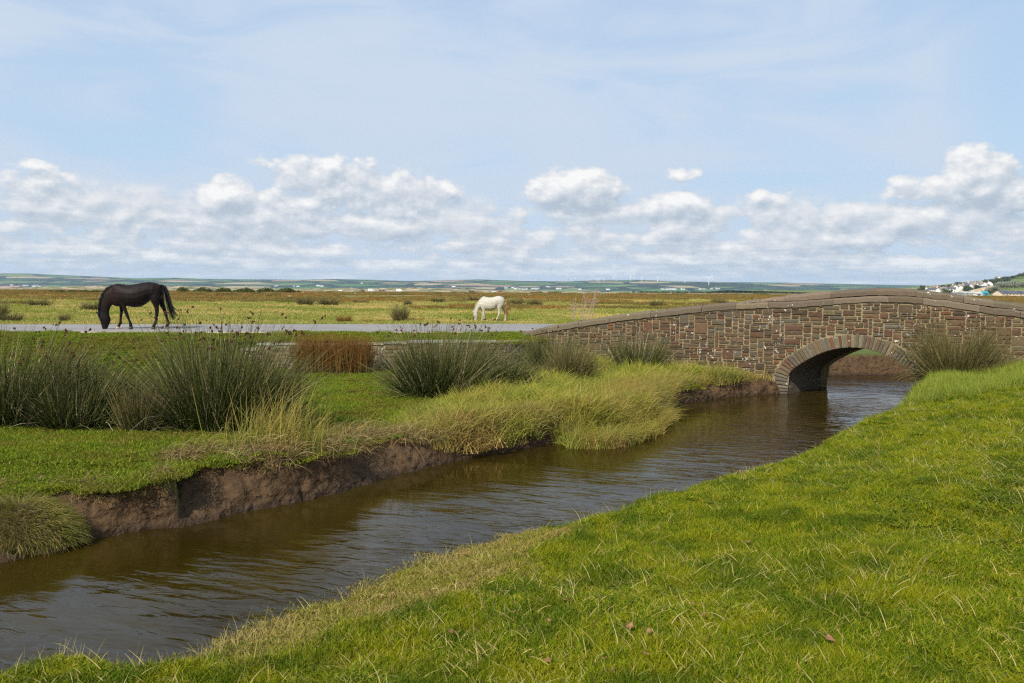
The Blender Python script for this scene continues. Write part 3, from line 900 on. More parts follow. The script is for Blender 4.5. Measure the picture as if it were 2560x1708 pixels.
# ------------------------------------------------------------------ blades
def blades(rng, n, pos_, L, W, az_, tilt, curl, wind=(0, 0, 0), grav=0.0, seg=3, tri=False, taper=.9, rndv=None):
    """n curved blades. pos_ (n,3); L,W (n); az_ (n) direction of the lean; tilt (n) from vertical; curl: extra tilt to the tip"""
    V = np.zeros((n, seg + 1, 3)); Dr = np.zeros((n, seg + 1, 3))
    p = np.array(pos_, float); ph = rng.uniform(0, 2 * np.pi, n)
    wind = np.asarray(wind, float)
    for k in range(seg + 1):
        t = k / seg; a = tilt + curl * t
        d = np.stack([np.sin(a) * np.cos(az_), np.sin(a) * np.sin(az_), np.cos(a)], 1) + wind * t - np.array([0, 0, grav]) * t * t
        d /= np.linalg.norm(d, axis=1)[:, None]; Dr[:, k] = d; V[:, k] = p
        p = p + d * (L / seg)[:, None]
    side0 = np.stack([np.cos(ph), np.sin(ph), np.zeros(n)], 1)
    sides = 3 if tri else 2
    out = []
    for k in range(seg + 1):
        d = Dr[:, k]; s1 = np.cross(d, side0); l = np.linalg.norm(s1, axis=1)[:, None]; s1 = s1 / np.maximum(l, 1e-5)
        wk = (W * (1 - taper * (k / seg) ** 1.5) * .5)[:, None]
        if tri:
            s2 = np.cross(d, s1)
            out.append(np.stack([V[:, k] + wk * (math.cos(2.094 * q) * s1 + math.sin(2.094 * q) * s2) for q in range(3)], 1))
        else:
            out.append(np.stack([V[:, k] - s1 * wk, V[:, k] + s1 * wk], 1))
    A = np.stack(out, 1)         # n, seg+1, sides, 3
    m_ = (seg + 1) * sides; base = (np.arange(n) * m_)[:, None, None]
    qs = []
    for k in range(seg):
        for s_ in range(3 if tri else 1):
            s2 = (s_ + 1) % sides
            qs.append([k * sides + s_, k * sides + s2, (k + 1) * sides + s2, (k + 1) * sides + s_])
    Qq = (base + np.array(qs)[None]).reshape(-1, 4)
    r = rng.random(n) if rndv is None else rndv
    R = np.repeat(r, m_); Tt = np.tile(np.repeat(np.arange(seg + 1) / seg, sides), n)
    return A.reshape(-1, 3), Qq, R, Tt, V[:, -1]


def join(parts):
    V, Qq, R, Tt = [], [], [], []; b = 0
    for p in parts:
        V.append(p[0]); Qq.append(p[1] + b); R.append(p[2]); Tt.append(p[3]); b += len(p[0])
    return np.concatenate(V), np.concatenate(Qq), np.concatenate(R), np.concatenate(Tt)


def patch(name, seed, n, rad, L, W, tilt, curl, lean=0.0, grav=0.0, seg=2, mt=None, wind=(0, 0, 0)):
    rng = np.random.default_rng(seed)
    r = rad * np.sqrt(rng.random(n)); a = rng.uniform(0, 2 * np.pi, n)
    p = np.stack([r * np.cos(a), r * np.sin(a), np.full(n, -.01)], 1)
    az_ = rng.uniform(0, 2 * np.pi, n)
    Ls = rng.uniform(L[0], L[1], n) * (1 - .25 * (r / rad)); Ws = rng.uniform(W[0], W[1], n)
    tl = np.abs(rng.normal(tilt, tilt * .5, n)); cu = rng.uniform(curl * .3, curl, n)
    b = blades(rng, n, p, Ls, Ws, az_, tl, cu, (wind[0] + lean, wind[1], wind[2]), grav, seg)
    me = mesh_np(name, b[0], b[1], {'rnd': b[2], 't': b[3]}, False, [mt])
    return bpy.data.objects.new(name, me)


def scatter(name, src, pts, rot, scl, seed, label, cat):
    """one stuff object: copies of a few small patches set on points"""
    c_ = bpy.data.collections.new(name + '_patches')
    for s_ in src: c_.objects.link(s_)
    n = len(pts); me = bpy.data.meshes.new(name); me.vertices.add(n); me.vertices.foreach_set('co', np.asarray(pts, np.float32).ravel())
    a = me.attributes.new('rot', 'FLOAT_VECTOR', 'POINT'); a.data.foreach_set('vector', np.asarray(rot, np.float32).ravel())
    sc3 = np.asarray(scl, np.float32)
    if sc3.ndim == 1: sc3 = np.stack([sc3] * 3, 1)
    a = me.attributes.new('scl', 'FLOAT_VECTOR', 'POINT'); a.data.foreach_set('vector', sc3.ravel())
    a = me.attributes.new('pick', 'INT', 'POINT'); a.data.foreach_set('value', np.random.default_rng(seed).integers(0, len(src), n).astype(np.int32))
    for s_ in src[:1]: me.materials.append(s_.data.materials[0])
    o = ob(name, me)
    g = bpy.data.node_groups.new(name, 'GeometryNodeTree')
    g.interface.new_socket('Geometry', in_out='INPUT', socket_type='NodeSocketGeometry'); g.interface.new_socket('Geometry', in_out='OUTPUT', socket_type='NodeSocketGeometry')
    gi = g.nodes.new('NodeGroupInput'); go = g.nodes.new('NodeGroupOutput'); iop = g.nodes.new('GeometryNodeInstanceOnPoints')
    ci = g.nodes.new('GeometryNodeCollectionInfo'); ci.inputs[0].default_value = c_; ci.inputs['Separate Children'].default_value = True; ci.inputs['Reset Children'].default_value = True
    def na(nm, t):
        x_ = g.nodes.new('GeometryNodeInputNamedAttribute'); x_.data_type = t; x_.inputs[0].default_value = nm; return x_.outputs[0]
    e2r = g.nodes.new('FunctionNodeEulerToRotation')
    L = g.links.new
    L(gi.outputs[0], iop.inputs['Points']); L(ci.outputs[0], iop.inputs['Instance']); iop.inputs['Pick Instance'].default_value = True
    L(na('pick', 'INT'), iop.inputs['Instance Index']); L(na('rot', 'FLOAT_VECTOR'), e2r.inputs[0]); L(e2r.outputs[0], iop.inputs['Rotation']); L(na('scl', 'FLOAT_VECTOR'), iop.inputs['Scale'])
    L(iop.outputs[0], go.inputs[0])
    md = o.modifiers.new('patches', 'NODES'); md.node_group = g
    tag(o, label, cat, None, 'stuff'); return o


def in_view(x, y, m_=1.5):
    return (np.abs(x) < (y * 1280 / F * 1.05 + m_)) & (y > 2.2)


def cand(seed, n, x0, x1, y0, y1, pw=1.0):
    rng = np.random.default_rng(seed); return rng.uniform(x0, x1, n), rng.uniform(y0, y1, n), rng


def rots(rng, n, az0=None, spread=None):
    r = np.zeros((n, 3)); r[:, 2] = rng.uniform(0, 2 * np.pi, n) if az0 is None else az0 + rng.normal(0, spread, n)
    r[:, 0] = rng.normal(0, .10, n); r[:, 1] = rng.normal(0, .10, n); return r


def inpoly(x, y, poly):
    ins = np.zeros(x.shape, bool); n = len(poly)
    for i in range(n):
        a, b = poly[i], poly[(i + 1) % n]; c1 = (a[1] > y) != (b[1] > y)
        with np.errstate(divide='ignore', invalid='ignore'): xi = (b[0] - a[0]) * (y - a[1]) / (b[1] - a[1]) + a[0]
        ins ^= c1 & (x < xi)
    return ins


# --- near bank turf
tp = [patch('turf_patch', 10 + i, 420, .17, (.030, .075), (.0035, .0065), .5, .8, mt=M['turf']) for i in range(5)]
x, y, rng = cand(1, 60000, -6, 15, 2.3, 20)
z, d, dj, wd, sd = terrain(x, y, True)
dens_ = np.clip(1.5 - y / 14, .30, 1.0)
brown = (wd > .8)
k = (sd > .5) & (d > .16) & in_view(x, y) & (rng.random(len(x)) < dens_) & ~((d < wd * (.86 + .22 * fbm(x * 2, y * 2, 66, 2))) & brown & (rng.random(len(x)) < .96))
x1, y1, z1, d1 = x[k], y[k], z[k], d[k]
lush = .6 + .55 * sm(fbm(x1 * .8, y1 * .8, 77, 3), -.4, .5) + .35 * sm(fbm(x1 * 3.5, y1 * 3.5, 79, 2), 0, .6)
sc = np.stack([1 + y1 * .045, 1 + y1 * .045, lush * (1 + .02 * y1)], 1)
scatter('turf', tp, np.stack([x1, y1, z1], 1), rots(rng, len(x1)), sc, 3, 'short bright green turf on the near bank', 'grass')
lp_ = [patch('ledge_patch', 30 + i, 380, .17, (.02, .05), (.004, .007), .7, .8, mt=M['strip']) for i in range(3)]
k = (sd > .5) & (d > .03) & (d < wd * .98) & brown & in_view(x, y)
k2 = (sd > .5) & (d > .04) & (d < .2) & ~brown & in_view(x, y)
k = k | k2
x1, y1, z1 = x[k], y[k], z[k]
scatter('ledge_grass', lp_, np.stack([x1, y1, z1], 1), rots(rng, len(x1)), np.full(len(x1), 1.25), 4, 'trampled brown grass on the low ledge by the water', 'grass')
# --- stalks standing over the near turf
sp = [patch('stalk_patch', 40 + i, 9, .22, (.06, .22), (.0034, .0058), .55, .9, mt=M['stalk'], seg=4, wind=(.15, 0, 0)) for i in range(6)]
x, y, rng = cand(2, 24000, -5, 14, 2.6, 19)
z, d, dj, wd, sd = terrain(x, y, True)
k = (sd > .5) & (d > .15) & in_view(x, y) & (rng.random(len(x)) < .25 + .75 * sm(fbm(x * .55, y * .55, 90, 3), -.2, .4)) & (y < 18.5)
x1, y1, z1 = x[k], y[k], z[k]
k = rng.random(len(x1)) < .85; x1, y1, z1 = x1[k], y1[k], z1[k]
scatter('dry_stalks', sp, np.stack([x1, y1, z1], 1), rots(rng, len(x1)), rng.uniform(.6, 1.25, len(x1)), 5, 'straw coloured grass stalks standing over the near turf', 'grass')
# thin stalks on the water edge
x, y, rng = cand(21, 26000, -5, 9, 3.5, 15)
z, d, dj, wd, sd = terrain(x, y, True)
k = (sd > .5) & (d > .05) & (d < .42) & in_view(x, y) & (fbm(x * .9, y * .9, 55, 2) > .02)
x1, y1, z1 = x[k][:420], y[k][:420], z[k][:420]
ep = [patch('edge_patch', 50 + i, 5, .10, (.14, .30), (.003, .0045), .25, .5, mt=M['stalk'], seg=4) for i in range(4)]
scatter('edge_stalks', ep, np.stack([x1, y1, z1], 1), rots(rng, len(x1)), rng.uniform(.6, 1.1, len(x1)), 6, 'thin dry grass stalks on the rim of the near bank', 'grass')

# --- low broad leaved herbs in the near turf
def herb(name, seed):
    rng = np.random.default_rng(seed); n = 90; V = []
    for i in range(n):
        r = .16 * math.sqrt(rng.random()); a = rng.uniform(0, 6.28); c_ = np.array([r * math.cos(a), r * math.sin(a), rng.uniform(.02, .07)])
        a2 = rng.uniform(0, 6.28); d = np.array([math.cos(a2), math.sin(a2), rng.uniform(-.2, .5)]); q = np.array([-math.sin(a2), math.cos(a2), rng.uniform(-.3, .3)]); l = rng.uniform(.008, .017)
        V += [c_ - d * l, c_ + q * l * .45, c_ + d * l, c_ - q * l * .45]
    me = mesh_np(name, np.array(V), np.arange(4 * n).reshape(n, 4), {'rnd': np.repeat(rng.random(n), 4), 't': np.zeros(4 * n)}, False, [M['herb']])
    return bpy.data.objects.new(name, me)
M['herb'] = veg('herb_leaves', [(0, (.05, .08, .004)), (.6, (.095, .14, .005)), (.93, (.16, .19, .012)), (1, (.28, .28, .08))], trans=.2)
x, y, rng = cand(22, 30000, -3, 13, 3.2, 15)
z, d, dj, wd, sd = terrain(x, y, True); c0 = D(2300, 1180, -.65); c1 = D(2080, 1330, -.6)
near_c = np.exp(-((x - c0[0]) ** 2 + (y - c0[1]) ** 2) / .9)
k = (sd > .5) & (d > .5) & in_view(x, y) & (rng.random(len(x)) < .05 * sm(fbm(x * 1.1, y * 1.1, 190, 3), .12, .5) + .34 * near_c)
scatter('low_herbs', [herb('herb_patch', 300 + i) for i in range(3)], np.stack([x, y, z], 1)[k], rots(rng, len(x))[k], np.full(k.sum(), 1.1), 14, 'low broad leaved herbs in dark patches in the near turf', 'herbs')

# --- turf of the low ground and the verge
x, y, rng = cand(3, 54000, -16, 6, 7, 24.3)
z, d, dj, wd, sd = terrain(x, y, True)
ye = yr(x) - .55
k = (sd < .5) & (dj > wd * .85) & in_view(x, y) & (y < ye) & (rng.random(len(x)) < np.clip(1.4 - y / 22, .42, 1))
k &= ~((dj < wd + .22) & (x / y > (560 * K - 1280) / F) & (rng.random(len(x)) < .9))
k &= ~((x > -7.6) & (x < .9) & (np.abs(y - wall_y(x)) < .22)) & ~((x > 0.2) & (y > np.interp(x, PLf[:, 0], PLf[:, 1]) - .05))
x1, y1, z1 = x[k], y[k], z[k]
tl = [patch('lowland_patch', 60 + i, 360, .2, (.03, .08), (.005, .009), .5, .8, mt=M['low']) for i in range(4)]
sc = np.stack([1 + y1 * .035, 1 + y1 * .035, .75 + .5 * sm(fbm(x1 * .7, y1 * .7, 12, 3), -.4, .5)], 1)
scatter('lowland_turf', tl, np.stack([x1, y1, z1], 1), rots(rng, len(x1)), sc, 7, 'green grass on the low ground and the road verge', 'grass')

# --- long marsh grass on the far bank
zm = -.93
MP = [D(a, b, zm)[:2] for a, b in [(905, 985), (1010, 935), (1150, 905), (1215, 868), (1240, 835), (1330, 815), (1440, 806), (1500, 800), (1600, 815), (1690, 818), (1765, 870), (1790, 895), (1700, 900), (1545, 895),
                                  (1560, 930), (1450, 985), (1340, 990), (1290, 975), (1180, 1000), (1060, 1015), (960, 1000)]]
x, y, rng = cand(4, 26000, -3, 8.5, 10, 23)
z, d, dj, wd, sd = terrain(x, y, True)
k = inpoly(x, y, MP) & (sd < .5) & (dj > .05 + .17 * (x > 2.8)) & (y < np.interp(x, PLf[:, 0], PLf[:, 1]) - .15)
x1, y1, z1, dd1 = x[k][:4200], y[k][:4200], z[k][:4200], d[k][:4200]
mp = [patch('marsh_patch', 70 + i, 48, .15, (.16, .50), (.005, .011), .42, 1.1, lean=.45, grav=.35, seg=4, mt=M['marsh']) for i in range(6)]
azm = -.15 - .75 * np.exp(-dd1 / .5)
M['marsh_in'] = veg('inner_marsh_grass_blades', [(0, (.07, .13, .010)), (.35, (.19, .26, .018)), (.7, (.33, .36, .03)), (1, (.52, .40, .13))],
                    tip=(.46, .40, .07), tipf=.35, patch=(.44, .33, .09), patchf=.5, pscale=1.1, patch2=(.12, .20, .035), p2f=.6, p2scale=.7)
mpi = [patch('inner_marsh_patch', 170 + i, 48, .15, (.16, .50), (.005, .011), .40, 1.0, lean=.4, grav=.3, seg=4, mt=M['marsh_in']) for i in range(6)]
rim = dd1 < .45 + .35 * fbm(x1 * 1.5, y1 * 1.5, 334, 3); rr_ = rots(rng, len(x1), azm, .8); ss_ = rng.uniform(.55, 1.3, len(x1)) * (.70 + .65 * sm(fbm(x1 * 1.3, y1 * 1.3, 333, 3), -.3, .5))
pp_ = np.stack([x1, y1, z1], 1)
scatter('marsh_grass', mpi, pp_[~rim], rr_[~rim], ss_[~rim], 8, 'long yellow green marsh grass below the bridge', 'grass')
scatter('rim_grass', mp, pp_[rim], rr_[rim], ss_[rim], 18, 'straw coloured marsh grass leaning over the rim of the far bank', 'grass')
# a spit of marsh grass reaching the water and grass right under the bridge
SPT = [D(a, b, -1.2)[:2] for a, b in [(1285, 1000), (1330, 1015), (1420, 1010), (1500, 985), (1540, 945), (1500, 915), (1400, 935), (1300, 970)]]
x, y, rng = cand(14, 9000, 0, 5, 12, 19)
k = inpoly(x, y, SPT); x, y = x[k], y[k]; z = terrain(x, y)
scatter('spit_grass', mp[:3] + [patch('marsh_patch', 78, 60, .17, (.3, .75), (.004, .008), .35, 1.0, lean=1.0, grav=.8, seg=6, mt=M['marsh'])] + mpi[:2], np.stack([x, y, np.maximum(z, ZW)], 1)[:700],
        rots(rng, len(x), -.45, .4)[:700], rng.uniform(.75, 1.25, len(x))[:700], 9, 'marsh grass on a spit drooping into the creek', 'grass')
# right of the arch, at the foot of the bridge
x, y, rng = cand(15, 12000, 7.5, 14, 15.2, 19.4)
z, d, dj, wd, sd = terrain(x, y, True)
yb = np.interp(x, PLf[:, 0], PLf[:, 1])
k = (sd > .5) & (d > .05) & (y < yb - .12) & (y > 15.7 + .35 * fbm(x, y, 3, 2)) & in_view(x, y)
x1, y1, z1 = x[k][:1700], y[k][:1700], z[k][:1700]
M['foot'] = veg('foot_grass_blades', [(0, (.15, .22, .03)), (.5, (.25, .31, .035)), (.85, (.36, .36, .06)), (1, (.46, .38, .12))], trans=.25)
fp = [patch('foot_patch', 90 + i, 80, .17, (.14, .38), (.005, .010), .25, .6, lean=.15, seg=3, mt=M['foot']) for i in range(3)]
scatter('foot_grass', fp, np.stack([x1, y1, z1], 1), rots(rng, len(x1), 0, .8), rng.uniform(.7, 1.2, len(x1)), 10, 'taller green grass at the foot of the bridge', 'grass')

# --- dead fringe hanging over the cut bank
fr = [patch('fringe_patch', 100 + i, 36, .12, (.16, .55), (.004, .009), .8, 1.0, lean=1.1, grav=1.7, seg=6, mt=M['fringe']) for i in range(6)]
rng = np.random.default_rng(44); pts, az_l, scs = [], [], []
for i in range(len(far_w) - 2):
    a, b = far_w[i][:2], far_w[i + 1][:2]; L_ = np.linalg.norm(b - a); nrm = np.array([b[1] - a[1], -(b[0] - a[0])]) / L_   # towards the water
    for q in range(int(L_ / .010)):
        p = a + (b - a) * rng.random(); X = p[0]
        ux = X / p[1] * F + 1280
        dens_f = 1.0 if 520 < ux < 1500 else (.45 if ux >= 1500 else .3)
        if rng.random() > dens_f: continue
        back = rng.uniform(.05, 1.4)
        pts.append((p[0] - nrm[0] * back, p[1] - nrm[1] * back)); az_l.append(math.atan2(nrm[1], nrm[0]) + rng.normal(.25, .6)); scs.append(rng.uniform(.5, 1.35) * (1.0 if ux > 520 else .6))
pts = np.array(pts); z, d, dj, wd, sd = terrain(pts[:, 0], pts[:, 1], True)
k = (dj > np.maximum(wd * .62, wd - .22)) & (d < wd + .30)
scatter('bank_fringe', fr, np.stack([pts[:, 0], pts[:, 1], z + .01], 1)[k], rots(rng, len(pts), np.array(az_l), .1)[k], np.array(scs)[k], 11, 'dead brown grass hanging over the cut mud bank', 'grass')

ov = [patch('overhang_patch', 110 + i, 60, .11, (.05, .12), (.0035, .007), .7, 1.0, lean=.9, grav=1.1, seg=4, mt=M['over']) for i in range(4)]
rng = np.random.default_rng(45); pts, az_l = [], []
for i in range(len(far_w) - 2):
    a, b = far_w[i][:2], far_w[i + 1][:2]; L_ = np.linalg.norm(b - a); nrm = np.array([b[1] - a[1], -(b[0] - a[0])]) / L_
    for q in range(int(L_ / .005)):
        p = a + (b - a) * rng.random(); back = rng.uniform(.05, 1.7); pts.append((p[0] - nrm[0] * back, p[1] - nrm[1] * back)); az_l.append(math.atan2(nrm[1], nrm[0]) + rng.normal(.1, .5))
pts = np.array(pts); z, d, dj, wd, sd = terrain(pts[:, 0], pts[:, 1], True); k = (dj > np.maximum(wd * .72, wd - .16)) & (dj < wd + .08)
scatter('bank_overhang', ov, np.stack([pts[:, 0], pts[:, 1], z + .005], 1)[k], rots(rng, len(pts), np.array(az_l), .1)[k], rng.uniform(.8, 1.7, k.sum()), 15, 'olive turf edge drooping over the top of the mud bank', 'grass')

# --- meadow beyond the road: tufts
mt_field = veg('meadow_blades', [(0, (.17, .23, .02)), (.5, (.30, .32, .05)), (.8, (.44, .37, .12)), (1, (.54, .41, .19))], trans=.2, patch=(.58, .43, .15), patchf=.9, pscale=.12, patch2=(.17, .24, .02), p2f=.6, p2scale=.2)
mt_rusty = veg('rusty_meadow_blades', [(0, (.10, .10, .022)), (.4, (.20, .16, .035)), (.75, (.30, .17, .040)), (1, (.44, .31, .12))], trans=.15, patch=(.36, .15, .035), patchf=.6, pscale=.05, patch2=(.12, .13, .03), p2f=.7, p2scale=.08)
fpz = [patch('meadow_patch', 120 + i, 260, .45, (.06, .17), (.012, .022), .35, .6, lean=.1, seg=2, mt=mt_field) for i in range(4)]
rng = np.random.default_rng(71); n = 26000
y = 26.5 * np.exp(rng.random(n) * math.log(150 / 26.5)); x = rng.uniform(-1, 1, n) * (y * .68 + 2)
z, d, dj, wd, sd = terrain(x, y, True)
k = (x < 3 + (y - 30) * .35) & (d > .5) & (y > yf(x) + .35); x, y, z = x[k], y[k], z[k]
s_ = .8 + y / 60
scatter('meadow_grass', fpz, np.stack([x, y, z], 1), rots(rng, len(x)), np.stack([s_, s_, .75 + y / 260], 1), 12, 'rough green and straw grass of the meadow beyond the lane', 'grass')
rp = [patch('rusty_patch', 130 + i, 240, .6, (.25, .55), (.02, .035), .25, .5, lean=.1, seg=2, mt=mt_rusty) for i in range(4)]
n = 30000; y = 42 * np.exp(rng.random(n) * math.log(600 / 42)); x = rng.uniform(-1, 1, n) * (y * .68 + 2)
k = (fbm(x * .035, y * .10, 140, 4, .6) > .04 + .25 * (1 - sm(y, 42, 80))); x, y = x[k], y[k]; z = terrain(x, y)
s_ = .7 + y / 110
scatter('marsh_reeds', rp, np.stack([x, y, z], 1), rots(rng, len(x)), np.stack([s_, s_, np.full(len(x), .85)], 1), 13, 'rust brown and olive rushes covering the far meadow in bands', 'reeds')

# ------------------------------------------------------------------ rush tussocks
def rush_mesh(seed, n, R, H, mt, spread=.75, wind=(.12, 0, 0), wid=.0085, up=0.0, tri=True, curl=.35):
    rng = np.random.default_rng(seed)
    r = R * np.sqrt(rng.random(n)); a = rng.uniform(0, 2 * np.pi, n)
    p = np.stack([r * np.cos(a), r * np.sin(a), np.full(n, -.03)], 1)
    az_ = a + rng.normal(0, .5, n); tl = (np.abs(rng.normal(0, .36, n)) + .85 * (r / R) ** 1.5 * rng.random(n)) * spread
    tl = np.clip(tl, 0, 1.35)
    lob = 1 + .16 * np.sin(a * 2 + seed) + .10 * np.sin(a * 5 + seed * 2.1)
    Ls = H * np.clip(rng.normal(.62, .12, n), .25, .85) * lob * (1 - .12 * np.clip(tl, 0, 1))
    tall = rng.random(n) < .07
    Ls = np.where(tall, H * rng.uniform(.78, 1.04, n), Ls); wid = wid * np.where(tall, 1.4, 1.0)
    bent = rng.random(n) < .07; tl = np.where(bent, tl + rng.uniform(.3, .9, n), tl); cu = np.where(bent, rng.uniform(.8, 2.2, n), rng.uniform(0, curl, n))
    return blades(rng, n, p, Ls, rng.uniform(.7, 1.3, n) * wid, az_, tl, cu, wind, .05, 5 if tri else 3, tri, .62)


def seeds(rng, tips, n, mt, par, s=.022):
    """reddish brown flower clusters a little under the tips"""
    hi = np.argsort(-tips[:, 2])[:n * 6]; pick = rng.choice(hi, n, replace=False)
    for i in pick:
        c_ = Vector(tips[i]); mb = MB(); p0 = c_.copy()
        for q in range(int(rng.integers(3, 7))):
            p = p0.copy(); p0 = p0 + Vector(rng.normal(0, s * .55, 3)); r = s * rng.uniform(.45, .8)
            vs = [p + Vector(v) * r * rng.uniform(.7, 1.2) for v in ((1, 0, 0), (-1, 0, 0), (0, 1, 0), (0, -1, 0), (0, 0, 1.4), (0, 0, -1.4))]
            mb.add(vs, [(0, 2, 4), (2, 1, 4), (1, 3, 4), (3, 0, 4), (2, 0, 5), (1, 2, 5), (3, 1, 5), (0, 3, 5)])
        mb.build('seed_head', mt, par)


def tussock(u, v, Y, R, H, n, label, cat='rush clump', group=None, seed=1, mt='rush', nseed=30, zs=None, name='rush_tussock', **kw):
    p = PY(u, v, Y); z = float(terrain(np.array([p[0]]), np.array([Y]))[0]) if zs is None else zs
    e = empty(name, (p[0], Y, z)); tag(e, label, cat, group)
    b = rush_mesh(seed, n, R, H, M[mt], **kw)
    ob('stems', mesh_np('stems', b[0], b[1], {'rnd': b[2], 't': b[3]}, False, [M[mt]]), e)
    if nseed: seeds(np.random.default_rng(seed + 5), b[4], nseed, M['seed'], e)
    return e


GR = 'rush tussocks on the low ground by the creek'
tussock(30, 1050, 12.4, .75, 1.72, 3400, 'big dark rush tussock cut by the left edge of the picture', group=GR, seed=1, nseed=26, wind=(.28, 0, 0), spread=.85)
tussock(215, 1060, 12.1, .50, 1.35, 2300, 'dark rush tussock leaning right, beside the one at the left edge', group=GR, seed=2, nseed=16, wind=(.38, 0, 0), spread=.85)
tussock(560, 1062, 12.2, .66, 1.95, 3600, 'tall spiky rush tussock with red brown seed heads in front of the dark horse', group=GR, seed=3, nseed=80, wind=(.12, 0, 0), spread=.9)
tussock(352, 1068, 11.6, .22, .85, 900, 'small narrow rush tuft between two big rush tussocks', group=GR, seed=4, nseed=0, spread=.5, mt='rush_olive')
tussock(1105, 975, 16.3, .66, 1.80, 3400, 'wide fanning rush tussock below the white horse', group=GR, seed=6, nseed=40, wind=(.15, 0, 0), spread=.95)
tussock(1255, 965, 16.9, .45, 1.2, 1500, 'small rush tussock leaning right against the wide fanning one', group=GR, seed=16, nseed=4, wind=(.35, 0, 0), spread=.9)
tussock(1385, 915, 20.3, .45, 1.35, 2400, 'rush tussock in front of the left end of the bridge wall', group=GR, seed=7, nseed=14, spread=.75)
tussock(1425, 935, 18.6, .35, 1.2, 1600, 'olive rush tussock in the long grass below the bridge end', group=GR, seed=17, nseed=0, spread=.75, mt='rush_olive')
tussock(1598, 882, 20.9, .42, 1.3, 1700, 'rush tussock against the bridge wall left of the arch', group=GR, seed=8, nseed=8, spread=.75)
tussock(2392, 926, 18.05, .45, 1.62, 2800, 'rush tussock beside the right foot of the bridge arch', group=GR, seed=9, nseed=34, spread=.85, mt='rush_olive')
tussock(2300, 960, 17.6, .16, .55, 260, 'small dark rush tuft drooping over the water by the arch', group=GR, seed=19, nseed=6, spread=1.2, wind=(-.25, -.1, 0))
# rust coloured clump in front of the low wall: a long stand of upright stems
p = PY(835, 934, 20.7); e = empty('rust_rush_clump', (p[0], 20.7, float(terrain(np.array([p[0]]), np.array([20.7]))[0])))
tag(e, 'rust brown stand of upright rushes against the low wall', 'rush clump')
rng = np.random.default_rng(33); n = 3600
pp = np.stack([rng.uniform(-.98, .95, n), rng.normal(0, .16, n), np.full(n, -.03)], 1)
b = blades(rng, n, pp, rng.uniform(.62, 1.12, n), rng.uniform(.006, .011, n), rng.uniform(0, 6.28, n), np.abs(rng.normal(0, .14, n)), rng.uniform(0, .25, n), (.05, 0, 0), 0, 4, True, .8)
ob('stems', mesh_np('stems', b[0], b[1], {'rnd': b[2], 't': b[3]}, False, [M['rush_rust']]), e)
# golden grass clump at the bank rim
g0 = D(640, 1040, -.83); e = empty('golden_grass_clump', (g0[0], g0[1], float(terrain(g0[:1], g0[1:2])[0]))); tag(e, 'tall golden grass clump leaning right on the rim of the mud bank', 'grass clump')
rng = np.random.default_rng(35); n = 900
pp = np.stack([rng.normal(-.02, .26, n) + .12 * np.round(rng.normal(0, 1, n)), rng.normal(0, .15, n), np.full(n, -.03)], 1)
b = blades(rng, n, pp, rng.uniform(.25, .72, n) * np.where(rng.random(n) < .25, 1.45, 1), rng.uniform(.005, .009, n), rng.uniform(0, 6.28, n), np.abs(rng.normal(.15, .28, n)), rng.uniform(0, .6, n), (.38, -.05, 0), .15, 5, False, .8)
ob('blades', mesh_np('blades', b[0], b[1], {'rnd': b[2], 't': b[3]}, False, [M['gold']]), e)
# grassy hummock at the lower left
h0 = D(55, 1262, ZW); e = empty('grass_hummock', (h0[0] - .12, h0[1] + .12, ZW)); tag(e, 'round hummock of drooping olive grass at the foot of the left mud bank', 'grass hummock')
bm = bmesh.new(); bmesh.ops.create_icosphere(bm, subdivisions=4, radius=1.0)
for v in bm.verts:
    k = 1 + .10 * math.sin(v.co.x * 5) * math.cos(v.co.y * 4); v.co = Vector((v.co.x * .56 * k, v.co.y * .34 * k, v.co.z * .42 * k))
me = bpy.data.meshes.new('mud_core'); bm.to_mesh(me); bm.free()
m_, T = mat('hummock_mud'); finish(T, T.mix(T.noise(T.pos(), 6, 4), (.07, .045, .02), (.13, .08, .04)), .9, T.noise(T.pos(), 20, 5), .6, .03); me.materials.append(m_)
ob('mud_core', me, e)
rng = np.random.default_rng(37); n = 7000
a = rng.uniform(0, 6.28, n); ph = np.arccos(rng.uniform(.12, 1, n)); ca_, sa_ = np.cos(a), np.sin(a)
pp = np.stack([.55 * np.sin(ph) * ca_, .33 * np.sin(ph) * sa_, .41 * np.cos(ph)], 1)
b = blades(rng, n, pp, rng.uniform(.08, .22, n), rng.uniform(.003, .006, n), a + rng.normal(0, .4, n), ph * .9 + .2, rng.uniform(.3, 1.2, n), (.1, 0, 0), .6, 4, False, .8)
M['hum'] = veg('hummock_blades', [(0, (.10, .12, .02)), (.5, (.19, .19, .035)), (.8, (.30, .24, .07)), (1, (.40, .30, .13))])
ob('blades', mesh_np('blades', b[0], b[1], {'rnd': b[2], 't': b[3]}, False, [M['hum']]), e)

# ------------------------------------------------------------------ horses
def coat(name, a, b, leg, legz, noise_s=3.0, muz=None):
    m_, T = mat(name); tc = T.node('ShaderNodeTexCoord').outputs['Object']; z = T.sep(tc)[2]
    c_ = T.mix(T.sstep(T.noise(tc, noise_s, 4, .55), .35, .68), a, b)
    c_ = T.mix(T.sstep(z, legz + .16, legz - .10), c_, leg)
    hair = T.noise(T.vmul(tc, (30., 30., 90.)), 2.0, 3)
    finish(T, T.mix(T.m('MULTIPLY', hair, .25), c_, b), .6, hair, .15, .005, spec=.2)
    return m_


